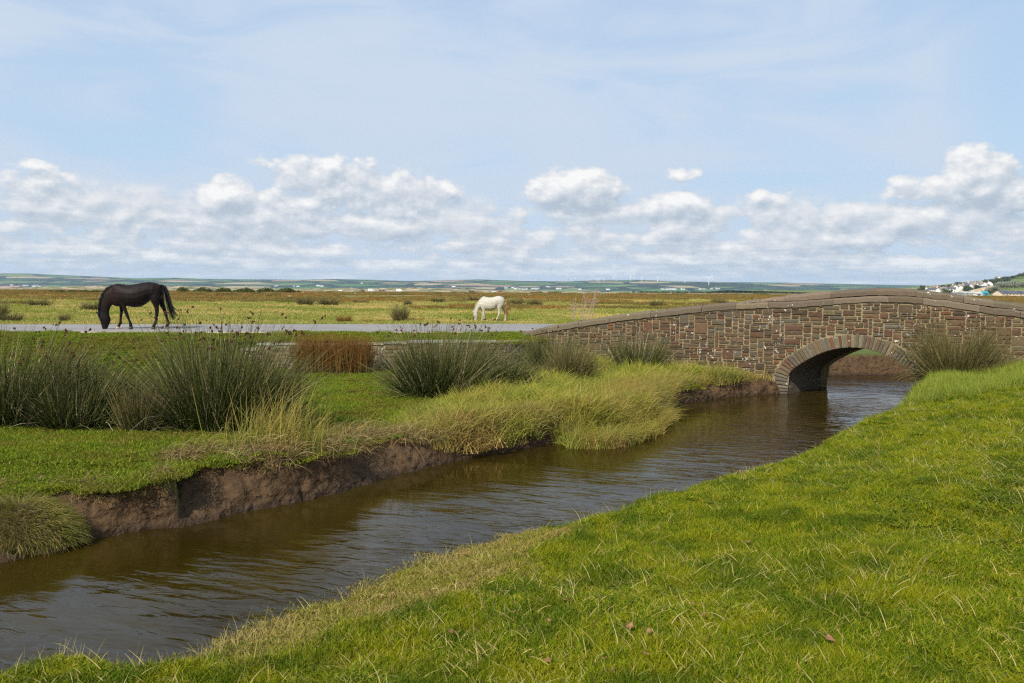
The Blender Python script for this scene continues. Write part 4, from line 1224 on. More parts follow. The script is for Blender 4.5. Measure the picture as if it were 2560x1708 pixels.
def station(mb, stt, s, ox, oz, yc=0.0):
    """loft of ellipses standing across the side view: (xa, za, xb, zb, half width)"""
    V, Fc, n = [], [], 18
    for (xa, za, xb, zb, w_) in stt:
        ax, az2 = (xa - ox) * s, (oz - za) * s; bx, bz = (xb - ox) * s, (oz - zb) * s
        cx, cz = (ax + bx) / 2, (az2 + bz) / 2; hx, hz = (ax - bx) / 2, (az2 - bz) / 2
        for k in range(n):
            t = 2 * math.pi * k / n; c_, si = math.cos(t), math.sin(t)
            cc = math.copysign(abs(c_) ** .86, c_); ss = math.copysign(abs(si) ** .86, si)
            V.append((cx + hx * cc, yc + w_ * ss, cz + hz * cc))
    m_ = len(stt)
    for i in range(m_ - 1):
        for k in range(n):
            Fc.append((i * n + k, (i + 1) * n + k, (i + 1) * n + (k + 1) % n, i * n + (k + 1) % n))
    Fc += [tuple(range(n)), tuple((m_ - 1) * n + k for k in range(n))[::-1]]
    mb.add(V, Fc)


def leg(mb, st_, s, ox, oz, side):
    """(cx, cy, half x px, half lateral m, lateral position m)"""
    V, Fc, n = [], [], 14; ymax = st_[-1][1]; y0 = st_[0][1]
    for (cx, cy, hx, hw, py) in st_:
        z = (oz - cy) * s; f_ = (cy - y0) / (ymax - y0); z -= (oz - ymax) * s * f_ - .055 * f_     # stop above the hoof
        for k in range(n):
            t = 2 * math.pi * k / n; V.append(((cx - ox) * s + hx * s * math.cos(t), side * py + hw * math.sin(t), z))
    m_ = len(st_)
    for i in range(m_ - 1):
        for k in range(n): Fc.append((i * n + k, (i + 1) * n + k, (i + 1) * n + (k + 1) % n, i * n + (k + 1) % n))
    Fc += [tuple(range(n)), tuple((m_ - 1) * n + k for k in range(n))[::-1]]
    mb.add(V, Fc)
    cx, cy, hx, hw, py = st_[-1]
    return ((cx - ox) * s, side * py, hx * s, hw)


def remesh(name, mb, voxel, mt, parent, smooth_it=5):
    o = mb.build(name + '_raw', mt); md = o.modifiers.new('r', 'REMESH'); md.mode = 'VOXEL'; md.voxel_size = voxel; md.use_smooth_shade = True
    ms = o.modifiers.new('s', 'SMOOTH'); ms.iterations = smooth_it; ms.factor = .5
    dg = bpy.context.evaluated_depsgraph_get(); me = bpy.data.meshes.new_from_object(o.evaluated_get(dg)); old = o.data
    bpy.data.objects.remove(o); bpy.data.meshes.remove(old)
    me.name = name; me.materials.clear(); me.materials.append(mt)
    for p in me.polygons: p.use_smooth = True; p.material_index = 0
    return ob(name, me, parent)


def hair(name, strands, w_, mt, parent, seed):
    rng = np.random.default_rng(seed); mb = MB()
    for pts in strands:
        ph = rng.uniform(0, 3.14); sd_ = Vector((math.cos(ph), math.sin(ph), 0)); V = []
        for i, p in enumerate(pts):
            t = i / (len(pts) - 1); ww = w_ * (1 - .75 * t) * .5 * rng.uniform(.8, 1.2); V += [Vector(p) - sd_ * ww, Vector(p) + sd_ * ww]
        mb.add(V, [(2 * i, 2 * i + 1, 2 * i + 3, 2 * i + 2) for i in range(len(pts) - 1)], 0, (1, 1, 1))
    return mb.build(name, mt, parent)


def spline(pts, m_=12):
    P_ = np.array(pts, float); return cr(P_, np.linspace(0, len(P_) - 1, m_))


def make_horse(name, label, group, s, ox, oz, torso, neck, legs, mats, ear, mane, tails, eye, loc, rz, hoofcols):
    e = empty(name, loc, rz); tag(e, label, 'horse', group)
    mb = MB(); station(mb, torso, s, ox, oz); station(mb, neck, s, ox, oz)
    hv = []
    for st_, side in legs: hv.append(leg(mb, st_, s, ox, oz, side))
    # ears
    (x0, z0), (x1, z1) = [((a - ox) * s, (oz - b) * s) for a, b in ear]
    for sd_ in (-1, 1):
        mb.tube([(x1, sd_ * .045, z1), ((x0 + x1) / 2 , sd_ * .065, (z0 + z1) / 2), (x0, sd_ * .08, z0)], [.032, .028, .010], 8)
    remesh('body', mb, .013, mats['coat'], e)
    for (hx_, hy, rx_, ry_), hc in zip(hv, hoofcols):
        m2 = MB(); n = 14; V = []
        for (zz, k, dx) in ((.0, 1.12, -.012), (.05, .92, 0.0), (.075, .80, .006)):
            for q in range(n):
                t = 2 * math.pi * q / n; V.append((hx_ + dx + rx_ * k * math.cos(t), hy + max(ry_, .042) * k * math.sin(t), zz))
        m2.add(V, [(i * n + q, i * n + (q + 1) % n, (i + 1) * n + (q + 1) % n, (i + 1) * n + q) for i in range(2) for q in range(n)] + [tuple(range(n))[::-1], tuple(2 * n + q for q in range(n))])
        h = m2.build('hoof', mats[hc], e, True)
    for sd_ in (-1, 1):
        m2 = MB(); c_ = Vector(((eye[0] - ox) * s, sd_ * eye[2], (oz - eye[1]) * s)); V = []; n = 8
        for i in range(5):
            a = math.pi * i / 4
            for q in range(n):
                t = 2 * math.pi * q / n; V.append(c_ + Vector((math.sin(a) * math.cos(t), math.cos(a) * .6, math.sin(a) * math.sin(t))) * .020)
        m2.add(V, [(i * n + q, i * n + (q + 1) % n, (i + 1) * n + (q + 1) % n, (i + 1) * n + q) for i in range(4) for q in range(n)])
        m2.build('eye', mats['eye'], e, True)
    rng = np.random.default_rng(3)
    if mane:
        path = spline([((a - ox) * s, (oz - b) * s) for a, b in mane['line']], 60); st2 = []
        for i in range(mane['n']):
            p = path[rng.integers(0, len(path))]; L_ = mane['len'] * rng.uniform(.5, 1.1); sd_ = -1 if rng.random() < mane['near'] else 1
            y0 = rng.uniform(-.015, .015); bow = rng.uniform(.06, .11)
            st2.append([(p[0] + rng.normal(0, .012) + mane['dx'] * L_ * t * t, y0 + sd_ * bow * min(1, t * 2.2), p[1] + .02 - L_ * t + .02 * math.sin(t * 3)) for t in np.linspace(0, 1, 6)])
        hair('mane', st2, .016, mats['mane'], e, 4)
    st2 = []
    for line, n_, w0, w1, lo in tails:
        base = spline([((a - ox) * s, (oz - b) * s) for a, b in line], 14)
        for i in range(n_):
            q = rng.normal(0, 1, 2); le = rng.uniform(lo, 1.0); k = max(4, int(14 * le))
            st2.append([(base[j][0] + q[0] * (w0 + (w1 - w0) * min(1, j / 9.)), q[1] * (w0 + (w1 - w0) * min(1, j / 9.)) * .8, base[j][1]) for j in range(k)])
    hair('tail', st2, .014, mats['tail'], e, 5)
    return e


HM = {}
HM['dcoat'] = coat('dark_bay_coat', (.004, .003, .0026), (.015, .0055, .003), (.0035, .003, .003), .62)
HM['wcoat'] = coat('off_white_coat', (.44, .40, .31), (.52, .49, .41), (.44, .35, .26), .35, 2.0)
HM['black_hair'] = plain('black_hair', (.010, .010, .012), .45, .4)
HM['straw_hair'] = plain('straw_hair', (.34, .21, .075), .6, .3, var=.5, scale=7)
HM['white_hair'] = plain('pale_mane', (.56, .48, .33), .6)
HM['dark_hoof'] = plain('dark_hoof', (.06, .045, .04), .6)
HM['pink_hoof'] = plain('pinkish_hoof', (.52, .34, .24), .6)
HM['eye'] = plain('eye', (.01, .008, .006), .1, .6)
sD = 24.5 / F / 9.038
L1 = [(815, 500, 110, .09, .15), (835, 600, 88, .075, .16), (855, 690, 62, .060, .16), (868, 750, 48, .05, .155), (895, 830, 41, .045, .15), (925, 930, 37, .042, .145), (942, 985, 36, .042, .145), (965, 1050, 27, .030, .145), (988, 1110, 29, .032, .145),
      (1003, 1150, 37, .038, .145), (1000, 1185, 33, .036, .145), (1008, 1210, 38, .042, .145), (1010, 1240, 44, .048, .145)]
L2 = [(760, 520, 80, .09, .14), (750, 640, 66, .07, .15), (750, 730, 48, .052, .15), (755, 820, 41, .046, .145), (747, 900, 37, .042, .14), (740, 950, 35, .042, .14), (733, 1030, 27, .030, .14), (727, 1100, 29, .032, .14), (722, 1150, 37, .038, .14),
      (703, 1185, 32, .036, .14), (683, 1210, 36, .042, .14), (672, 1240, 42, .048, .14)]
L3 = [(1510, 330, 100, .13, .10), (1505, 420, 132, .13, .125), (1515, 520, 122, .12, .14), (1525, 600, 98, .105, .15), (1545, 700, 68, .078, .15), (1560, 790, 47, .055, .15), (1564, 860, 43, .045, .15), (1560, 910, 40, .043, .15), (1552, 980, 32, .034, .15),
      (1545, 1060, 31, .032, .15), (1530, 1120, 40, .038, .15), (1507, 1165, 36, .036, .15), (1490, 1195, 41, .042, .15), (1480, 1232, 48, .05, .15)]
L4 = [(1530, 330, 90, .13, .10), (1540, 450, 105, .12, .125), (1570, 560, 82, .11, .14), (1600, 650, 66, .085, .15), (1630, 740, 55, .065, .15), (1658, 810, 47, .052, .15), (1675, 860, 43, .044, .15), (1688, 920, 36, .038, .15), (1704, 990, 31, .033, .15),
      (1724, 1060, 31, .032, .15), (1745, 1110, 40, .038, .15), (1737, 1150, 36, .036, .15), (1718, 1180, 40, .042, .15), (1708, 1215, 46, .05, .15)]
TD = [(1652, 300, 1650, 450, .07), (1628, 262, 1630, 560, .16), (1580, 226, 1590, 600, .225), (1500, 195, 1500, 596, .27), (1400, 183, 1398, 590, .285), (1300, 190, 1290, 686, .31), (1200, 210, 1200, 738, .34), (1100, 235, 1090, 753, .355),
      (1000, 250, 990, 746, .345), (900, 251, 900, 725, .315), (800, 234, 800, 712, .275), (720, 222, 705, 738, .235), (660, 236, 640, 722, .19), (605, 275, 600, 690, .14)]
ND = [(700, 226, 690, 700, .18), (600, 272, 585, 706, .15), (500, 325, 566, 735, .125), (435, 395, 552, 760, .112), (388, 470, 540, 790, .105), (352, 560, 530, 835, .10), (336, 680, 522, 885, .095), (322, 800, 524, 930, .09),
      (305, 885, 540, 965, .095), (303, 945, 552, 1015, .10), (314, 1005, 549, 1058, .095), (334, 1070, 527, 1118, .074), (352, 1130, 502, 1172, .060), (364, 1190, 486, 1215, .060), (372, 1236, 474, 1240, .048)]
dx0 = PY(220 + 1000 / 9.038, 827, 24.3)[0]
make_horse('horse', 'dark brown horse with black tail grazing on the lane edge', None, sD, 1000, 1240, TD, ND, [(L1, -1), (L2, 1), (L3, -1), (L4, 1)],
           {'coat': HM['dcoat'], 'mane': HM['black_hair'], 'tail': HM['black_hair'], 'eye': HM['eye'], 'dark': HM['dark_hoof'], 'pink': HM['pink_hoof']},
           [(258, 852), (330, 905)], {'line': [(600, 268), (500, 320), (432, 392), (384, 470), (348, 560), (332, 680), (318, 800), (306, 880)], 'n': 420, 'len': .20, 'near': .5, 'dx': .12},
           [([(1625, 240), (1690, 280), (1735, 400), (1770, 550), (1800, 700), (1830, 850), (1870, 1000), (1885, 1045)], 230, .014, .042, .72),
            ([(1640, 240), (1700, 300), (1750, 450), (1800, 620), (1860, 760), (1930, 890), (2010, 990)], 60, .012, .018, .85),
            ([(1640, 240), (1700, 300), (1750, 470), (1810, 640), (1880, 750), (1980, 830), (2095, 910)], 30, .010, .012, .85),
            ([(1640, 250), (1672, 350), (1668, 480), (1680, 620), (1720, 740)], 24, .008, .012, .8)],
           (350, 1010, .088), (dx0, 24.3, .030), math.radians(9), ['dark', 'pink', 'dark', 'pink'])
sW = 39.8 / F / 14.26
TW = [(1452, 420, 1446, 540, .06), (1428, 372, 1428, 640, .15), (1390, 338, 1390, 690, .21), (1320, 304, 1330, 690, .255), (1240, 288, 1240, 680, .27), (1150, 300, 1150, 700, .285), (1080, 322, 1080, 800, .315), (980, 342, 970, 826, .335),
      (880, 342, 870, 818, .325), (790, 326, 780, 800, .29), (720, 303, 700, 780, .25), (650, 322, 630, 765, .20), (590, 385, 570, 715, .15)]
NW = [(690, 312, 660, 740, .19), (600, 372, 560, 735, .155), (530, 450, 535, 745, .13), (478, 520, 532, 765, .115), (430, 600, 522, 800, .10), (395, 690, 512, 840, .095), (365, 780, 500, 880, .09), (345, 860, 488, 915, .09),
      (332, 925, 498, 960, .095), (334, 985, 505, 1010, .09), (348, 1045, 492, 1075, .075), (362, 1110, 476, 1130, .06), (372, 1160, 466, 1180, .058), (382, 1205, 452, 1208, .042)]
W1 = [(650, 560, 110, .10, .14), (660, 650, 92, .085, .15), (680, 740, 62, .062, .155), (695, 820, 46, .05, .15), (702, 900, 40, .044, .145), (706, 960, 38, .042, .14), (715, 1040, 29, .032, .14), (725, 1100, 30, .032, .14), (738, 1150, 38, .038, .14), (725, 1185, 36, .038, .14), (715, 1215, 46, .05, .14)]
W2 = [(640, 600, 80, .09, .13), (650, 720, 52, .06, .14), (662, 820, 42, .048, .14), (665, 920, 37, .042, .14), (663, 980, 35, .040, .14), (660, 1060, 28, .031, .14), (658, 1110, 29, .032, .14), (652, 1150, 36, .038, .14), (635, 1180, 36, .038, .14), (622, 1212, 44, .05, .14)]
W3 = [(1290, 400, 100, .12, .10), (1280, 520, 130, .125, .13), (1270, 620, 125, .115, .14), (1255, 700, 92, .095, .15), (1250, 780, 62, .068, .15), (1252, 860, 48, .052, .15), (1255, 920, 46, .046, .15), (1240, 980, 38, .040, .15), (1215, 1050, 30, .033, .15),
      (1188, 1110, 31, .033, .15), (1165, 1155, 38, .038, .15), (1142, 1185, 36, .038, .15), (1122, 1235, 46, .05, .15)]
W4 = [(1330, 420, 95, .12, .10), (1350, 540, 95, .11, .13), (1372, 640, 72, .09, .14), (1395, 730, 55, .068, .15), (1425, 800, 46, .055, .15), (1455, 870, 42, .046, .15), (1468, 920, 38, .042, .15), (1474, 1000, 29, .033, .15), (1478, 1070, 29, .032, .15),
      (1485, 1125, 37, .038, .15), (1470, 1160, 35, .036, .15), (1452, 1200, 45, .05, .15)]
wx0, wy0 = PY(1160 + 900 / 14.26, 806, 39.8)[0], 39.8
wz0 = float(terrain(np.array([wx0]), np.array([wy0]))[0])
make_horse('horse', 'white pony with straw coloured tail grazing in the meadow beyond the lane', None, sW, 900, 1225, TW, NW, [(W1, -1), (W2, 1), (W3, -1), (W4, 1)],
           {'coat': HM['wcoat'], 'mane': HM['white_hair'], 'tail': HM['straw_hair'], 'eye': HM['eye'], 'dark': HM['dark_hoof'], 'pink': HM['pink_hoof']},
           [(318, 812), (352, 885)], {'line': [(650, 330), (560, 415), (480, 510), (425, 600), (370, 740), (340, 860)], 'n': 200, 'len': .11, 'near': .3, 'dx': .15},
           [([(1425, 372), (1490, 380), (1530, 480), (1552, 590), (1545, 720), (1530, 860), (1535, 1000), (1540, 1040)], 200, .014, .034, .72),
            ([(1440, 372), (1505, 400), (1545, 520), (1580, 640), (1630, 760), (1690, 860), (1735, 960)], 60, .012, .020, .8)],
           (368, 1030, .080), (wx0, wy0, wz0 + .02), math.radians(3), ['pink', 'pink', 'pink', 'pink'])

# ------------------------------------------------------------------ far hills
rid = np.array([(-2500, 690), (-1200, 668), (-400, 675), (0, 683), (60, 683), (130, 686), (240, 691), (330, 695), (440, 694), (520, 697), (640, 698), (760, 699), (830, 697), (930, 699), (1010, 702), (1090, 701), (1200, 698), (1300, 702),
                (1420, 703), (1500, 700), (1600, 699), (1690, 703), (1800, 705), (1960, 706), (2070, 709), (2180, 711), (2290, 713), (2360, 715), (2420, 713), (2560, 704), (3200, 690), (4200, 700)], float)
YR = 9000.0


def hill_h(x, y):
    ux = x / YR * F + 1280
    hr = (VH(ux) - np.interp(ux, rid[:, 0], rid[:, 1])) / F * YR + CZ
    yb_ = 5900 + 500 * fbm(x / 1800., y * 0, 200, 3)
    t = np.clip((y - yb_) / (YR - yb_), 0, 1)
    h = hr * (t ** .85) * (1 + .30 * fbm(x / 900., y / 900., 210, 4) * (1 - t))
    # a wooded hill standing in front and valleys
    h = h + 42 * np.exp(-((x - 1780) / 620.) ** 2 - ((y - 7000) / 420.) ** 2) * .8
    back = sm(y, YR, YR + 1700); return h * (1 - .9 * back) - 3 - 25 * (y < yb_)


hx = np.arange(-12400, 12401, 80.); hy = np.arange(5300, 10800, 70.)
HX, HY = np.meshgrid(hx, hy); HZ_ = hill_h(HX, HY); ii = np.arange(HX.size).reshape(HX.shape)
hq = np.stack([ii[:-1, :-1].ravel(), ii[:-1, 1:].ravel(), ii[1:, 1:].ravel(), ii[1:, :-1].ravel()], 1)
m_, T = mat('patchwork_fields')
p = T.pos(); q = T.vmul(p, (.0024, .0020, 0.)); q = T.vadd(q, (.3, .1, 0.))
wn = T.noise(q, 1.2, 2, out=1); q = T.vadd(q, T.vmul(wn, (.25, .25, 0.)))
v = T.node('ShaderNodeTexVoronoi', feature='F1'); T.put(v.inputs['Vector'], q); v.inputs['Scale'].default_value = 1.0
ve = T.node('ShaderNodeTexVoronoi', feature='DISTANCE_TO_EDGE'); T.put(ve.inputs['Vector'], q); ve.inputs['Scale'].default_value = 1.0
cellr = T.sep(v.outputs['Color'])[0]
c_ = T.ramp(cellr, [(0, (.03, .09, .02)), (.22, (.07, .16, .03)), (.42, (.13, .20, .05)), (.58, (.38, .30, .15)), (.70, (.42, .26, .16)), (.80, (.10, .17, .04)), (1, (.03, .07, .02))], 'CONSTANT')
c_ = T.mix(T.sstep(ve.outputs['Distance'], .10, .06), c_, (.012, .024, .012))
wd_ = T.noise(T.vadd(T.vmul(p, (.0011, .0016, 0.)), (7.3, 2., 0.)), 1.0, 4, .55)
c_ = T.mix(T.sstep(wd_, .56, .60), c_, (.018, .036, .016))
cx_ = T.m('DIVIDE', T.m('SUBTRACT', T.sep(p)[0], 1780.), 640.); cy_ = T.m('DIVIDE', T.m('SUBTRACT', T.sep(p)[1], 7000.), 430.)
c_ = T.mix(T.sstep(T.m('ADD', T.m('MULTIPLY', cx_, cx_), T.m('MULTIPLY', cy_, cy_)), 1.1, .8), c_, (.020, .040, .018))
finish(T, c_, .95, spec=.1); M['fields'] = m_
hme = mesh_np('hills', np.stack([HX.ravel(), HY.ravel(), HZ_.ravel()], 1), hq, None, True, [M['fields']])
tag(ob('hills', hme), 'distant patchwork hills of fields and hedges', None, None, 'structure')


def march(u, v, fn, y0, y1, st_=10.):
    d = ray(u, v); Y = np.arange(y0, y1, st_); X = d[0] / d[1] * Y; Z = CZ + d[2] / d[1] * Y; hh = fn(X, Y); k = np.where(hh >= Z)[0]
    if len(k) == 0: k = [int(np.argmin(Z - hh))]
    return float(X[k[0]]), float(Y[k[0]]), float(hh[k[0]])


# wind turbines: (pixel x, foot row, tower px)
M['white_paint'] = plain('white_paint', (.80, .80, .78), .5)
tower = MB(); tower.tube([(0, 0, 0), (0, 0, 1.0)], [.055, .032], 8)
hub = MB(); hub.box((-.03, -.10, .97), (.03, .06, 1.03))
hub.tube([(0, -.10, 1.0), (0, -.15, 1.0)], [.03, .01], 6)


def blade_mb(a):
    m2 = MB(); c_, s_ = math.cos(a), math.sin(a)
    pr = [(0.02, .028), (.10, .045), (.30, .030), (.52, .008)]; V = []
    for r, w_ in pr:
        for dx, dy in ((-w_ * .35, -.005), (w_ * .65, 0), (-w_ * .35, .005)): V.append((r * c_ - dx * s_, -.12 + dy, 1.0 + r * s_ + dx * c_))
    m2.add(V, [(i * 3 + k, i * 3 + (k + 1) % 3, (i + 1) * 3 + (k + 1) % 3, (i + 1) * 3 + k) for i in range(3) for k in range(3)]); return m2


TU = [(1418, 701, 11), (1428, 703, 7), (1439, 700, 8), (1480, 701, 11), (1491, 705, 10), (1495, 706, 9), (1499, 705, 9), (1509, 705, 11), (1534, 702, 11), (1540, 705, 11), (1577, 705, 17), (1585, 702, 11), (1604, 705, 11), (1644, 706, 13), (1712, 710, 8), (1772, 715, 20), (1780, 707, 13), (1339, 704, 6)]
proto = None
tl_ = ['leftmost', 'second', 'third', 'fourth', 'fifth', 'sixth', 'seventh', 'eighth', 'ninth', 'tenth', 'eleventh', 'twelfth', 'thirteenth', 'fourteenth', 'fifteenth', 'sixteenth', 'seventeenth', 'rightmost']
order = sorted(range(len(TU)), key=lambda i: TU[i][0]); rank = {i: r for r, i in enumerate(order)}
for i, (u, v, h_) in enumerate(TU):
    X, Y, Z = march(u, v, hill_h, 6000, 9000); hh = h_ / F * Y
    if proto is None:
        proto = empty('wind_turbine', (X, Y, Z)); tower.build('tower', M['white_paint'], proto, True); hub.build('nacelle', M['white_paint'], proto)
        for k in range(3): blade_mb(.5 + k * 2.094).build('blade', M['white_paint'], proto)
        t_ = proto
    else: t_ = copy_tree(proto)
    t_.location = (X, Y, Z - 1); t_.rotation_euler = (0, 0, rnd.uniform(-.5, .5)); t_.scale = (hh * 1.25, hh, hh)
    tag(t_, 'white wind turbine on the far hills, %s from the left' % (tl_[rank[i]] if 0 < rank[i] < 17 else 'farthest'), 'wind turbine', 'wind turbines on the far hills')
    if rank[i] == 0: t_['label'] = 'small white wind turbine on the far hills, leftmost of all'
    if rank[i] == 17: t_['label'] = 'white wind turbine on the far hills, rightmost of all'
    if u == 1772: t_['label'] = 'tallest white wind turbine, standing apart near the right end of the row'

# ------------------------------------------------------------------ houses
M['slate'] = plain('slate_roof', (.10, .10, .115), .8, var=.25, scale=.5)
M['render'] = plain('white_render', (.74, .71, .65), .8)
M['cream'] = plain('cream_render', (.62, .52, .38), .8)
M['tileroof'] = plain('brown_tile_roof', (.26, .19, .15), .8)
M['glass'] = plain('dark_window', (.03, .04, .05), .15, .6)
M['redcar'] = plain('red_paint', (.45, .03, .03), .3, .5); M['darkcar'] = plain('dark_car_paint', (.03, .035, .05), .3, .5)
M['maroon'] = plain('maroon_paint', (.16, .02, .03), .3, .5); M['silver'] = plain('silver_paint', (.42, .45, .48), .3, .5)
M['tyre'] = plain('tyre_rubber', (.02, .02, .02), .9)


def house_proto(w_, d_, h_, r_, wallm, roofm, chim=True, nw=3):
    e = empty('house', (0, 0, 0))
    b_ = MB(); b_.box((-w_ / 2, -d_ / 2, -3), (w_ / 2, d_ / 2, h_))
    b_.add([(-w_ / 2, -d_ / 2, h_), (-w_ / 2, d_ / 2, h_), (-w_ / 2, 0, h_ + r_), (w_ / 2, -d_ / 2, h_), (w_ / 2, d_ / 2, h_), (w_ / 2, 0, h_ + r_)], [(0, 2, 1), (3, 4, 5)])
    b_.build('walls', wallm, e)
    rr_ = MB(); o_ = .35; y0 = -d_ / 2 - o_; k = r_ / (d_ / 2); x0 = -w_ / 2 - .25
    rr_.add([(x0, y0, h_ - o_ * k + .05), (-x0, y0, h_ - o_ * k + .05), (-x0, 0, h_ + r_ + .05), (x0, 0, h_ + r_ + .05), (x0, -y0, h_ - o_ * k + .05), (-x0, -y0, h_ - o_ * k + .05),
             (x0, y0, h_ - o_ * k + .25), (-x0, y0, h_ - o_ * k + .25), (-x0, 0, h_ + r_ + .25), (x0, 0, h_ + r_ + .25), (x0, -y0, h_ - o_ * k + .25), (-x0, -y0, h_ - o_ * k + .25)],
            [(0, 3, 2, 1), (3, 4, 5, 2), (6, 7, 8, 9), (9, 8, 11, 10), (0, 1, 7, 6), (4, 10, 11, 5), (0, 6, 9, 3), (3, 9, 10, 4), (1, 2, 8, 7), (2, 5, 11, 8)])
    rf = rr_.build('roof', roofm, e)
    if chim:
        c2 = MB(); c2.box((w_ * .28, -.5, h_ + r_ - .8), (w_ * .28 + .9, .5, h_ + r_ + 1.2)); c2.build('chimney', wallm, rf)
    for fl_ in range(2 if h_ > 4 else 1):
        for k in range(nw):
            xx = -w_ / 2 + (k + .5) * w_ / nw; zz = 1.0 + fl_ * 2.7
            m2 = MB(); m2.box((xx - .6, -d_ / 2 - .04, zz), (xx + .6, -d_ / 2 + .04, zz + 1.2)); m2.build('window', M['glass'], e)
    return e


# hillside with the village on the right
hs = np.array([(2080, 725), (2200, 722), (2300, 716), (2360, 710), (2400, 705), (2450, 700), (2500, 694), (2560, 687), (2660, 676), (2900, 650), (3400, 640)], float)


def hs_h(x, y):
    ux = x / y * F + 1280; hr = (VH(ux) - np.interp(ux, hs[:, 0], hs[:, 1])) / F * 2000 + CZ
    t = np.clip((y - 1150) / 850., 0, 1); back = sm(y, 2000, 2500)
    return (hr - 1) * (t ** 1.15) * (1 - back) * (1 + .06 * fbm(x / 120., y / 120., 300, 3) * (1 - t)) - .6 + .6 * t


sxx = np.arange(550, 3200, 14.); syy = np.arange(1130, 2520, 16.)
SX, SY = np.meshgrid(sxx, syy); SZ = hs_h(SX, SY); ii = np.arange(SX.size).reshape(SX.shape)
hq = np.stack([ii[:-1, :-1].ravel(), ii[:-1, 1:].ravel(), ii[1:, 1:].ravel(), ii[1:, :-1].ravel()], 1)
m_, T = mat('green_hillside'); p = T.pos()
c_ = T.mix(T.sstep(T.noise(p, .006, 3), .42, .55), (.14, .19, .035), (.22, .23, .06)); c_ = T.mix(T.sstep(T.noise(p, .012, 4, .6), .55, .6), c_, (.05, .075, .02)); finish(T, c_, .95, spec=.1)
tag(ob('hillside', mesh_np('hillside', np.stack([SX.ravel(), SY.ravel(), SZ.ravel()], 1), hq, None, True, [m_])), 'green hillside behind the village', None, None, 'structure')

# trees: a crown of leaf clumps with a trunk with limbs; all far away
def tree_proto(name, seed, h_, w_, mt, n=900, leafs=.42, low=.18):
    rng = np.random.default_rng(seed); e = empty(name, (0, 0, 0)); t_ = MB()
    t_.tube([(0, 0, -1), (.05, 0, h_ * .35), (0, .05, h_ * .75)], [.05 * h_ * .5, .03 * h_ * .5, .008 * h_], 6)
    for k in range(5):
        a = k * 1.3; t_.tube([(0, 0, h_ * (.25 + .08 * k)), (math.cos(a) * w_ * .3, math.sin(a) * w_ * .3, h_ * (.42 + .09 * k))], [.012 * h_, .004 * h_], 5)
    M.setdefault('bark', plain('bark', (.10, .08, .06), .9)); t_.build('trunk', M['bark'], e)
    cs = [(rng.normal(0, w_ * .20), rng.normal(0, w_ * .20), h_ * rng.uniform(low + .12, .86), rng.uniform(.18, .32) * w_) for _ in range(11)]
    V = []; Fc = []
    for i in range(n):
        cx, cy, cz, r = cs[rng.integers(0, len(cs))]; d = rng.normal(0, 1, 3); d /= np.linalg.norm(d); p = np.array([cx, cy, cz]) + d * r * rng.uniform(.6, 1.1) * (1, 1, .85)
        a, b = rng.normal(0, 1, 3), rng.normal(0, 1, 3); a /= np.linalg.norm(a); b = np.cross(a, b); b /= np.linalg.norm(b); l = leafs * rng.uniform(.6, 1.3) * h_ / 8
        k = len(V); V += [p - a * l, p + b * l * .7, p + a * l, p - b * l * .7]; Fc.append((k, k + 1, k + 2, k + 3))
    V = np.array(V); r_ = np.repeat(rng.random(n), 4)
    ob('crown', mesh_np('crown', V, np.array(Fc), {'rnd': r_, 't': r_ * 0}, False, [mt]), e); return e


M['dark_leaf'] = veg('dark_foliage', [(0, (.035, .055, .018)), (.6, (.065, .09, .028)), (1, (.10, .12, .035))], trans=.15)
M['silver_leaf'] = veg('silver_foliage', [(0, (.17, .19, .13)), (.6, (.27, .29, .21)), (1, (.36, .38, .29))], trans=.15)
M['gorse_leaf'] = veg('gorse_foliage', [(0, (.045, .060, .014)), (.5, (.085, .10, .022)), (1, (.15, .14, .035))], trans=.1)
tree_a = tree_proto('tree', 1, 9, 9, M['dark_leaf']); tree_b = tree_proto('tree', 2, 7, 10, M['dark_leaf']); silver = tree_proto('tree', 3, 12, 11, M['silver_leaf'], 1600)
rt = random.Random(9)
z5 = lambda a, b: (2200 + .1532 * a, 670 + .1532 * b)
used = set()
def place(proto, X, Y, Z, s_, label, cat, group, rz=None):
    if proto.name not in used: used.add(proto.name); t_ = proto
    else: t_ = copy_tree(proto)
    t_.location = (X, Y, Z); t_.scale = (s_, s_, s_); t_.rotation_euler = (0, 0, rt.uniform(0, 6.28) if rz is None else rz)
    tag(t_, label, cat, group); return t_


for a, b in [(640, 372), (680, 376), (700, 370)] + [(1270, 305), (1300, 300), (1330, 300), (1120, 345), (1160, 340), (1200, 350), (1000, 352), (1030, 345), (920, 375), (1400, 372), (1440, 378), (1480, 370), (1560, 352), (1590, 345), (1100, 415), (1050, 408),
          (1150, 420), (1380, 390), (1420, 395), (1500, 440), (1460, 450), (1550, 455)] + [(1660 + 36 * k, 262 - 7 * k + rt.uniform(-5, 5)) for k in range(20)] + \
        [(1820 + 34 * k, 292 - 9 * k + rt.uniform(-6, 6)) for k in range(9)] + [(1840 + 30 * k, 270 - 9 * k + rt.uniform(-6, 6)) for k in range(7)]:
    u, v = z5(a, b + 14); X, Y, Z = march(u, v, hs_h, 1150, 1999)
    place(rt.choice([tree_a, tree_b]), X, Y, Z, rt.uniform(.8, 1.3), 'dark green tree on the village hillside', 'tree', 'dark trees on the village hillside')
for k in range(22):
    u, v = z5(1790 + 27 * k + rt.uniform(-8, 8), 400 - min(k, 6) * 8 + rt.uniform(-8, 8)); Y = 1020 + rt.uniform(-30, 60)
    X = (u - 1280) / F * Y; place(silver, X, Y, -.5 + max(0, min(k, 7) * 1.3), rt.uniform(.7, .95), 'silver grey leaved tree behind the long grey roofed bungalow', 'tree', 'silver grey trees behind the bungalows')
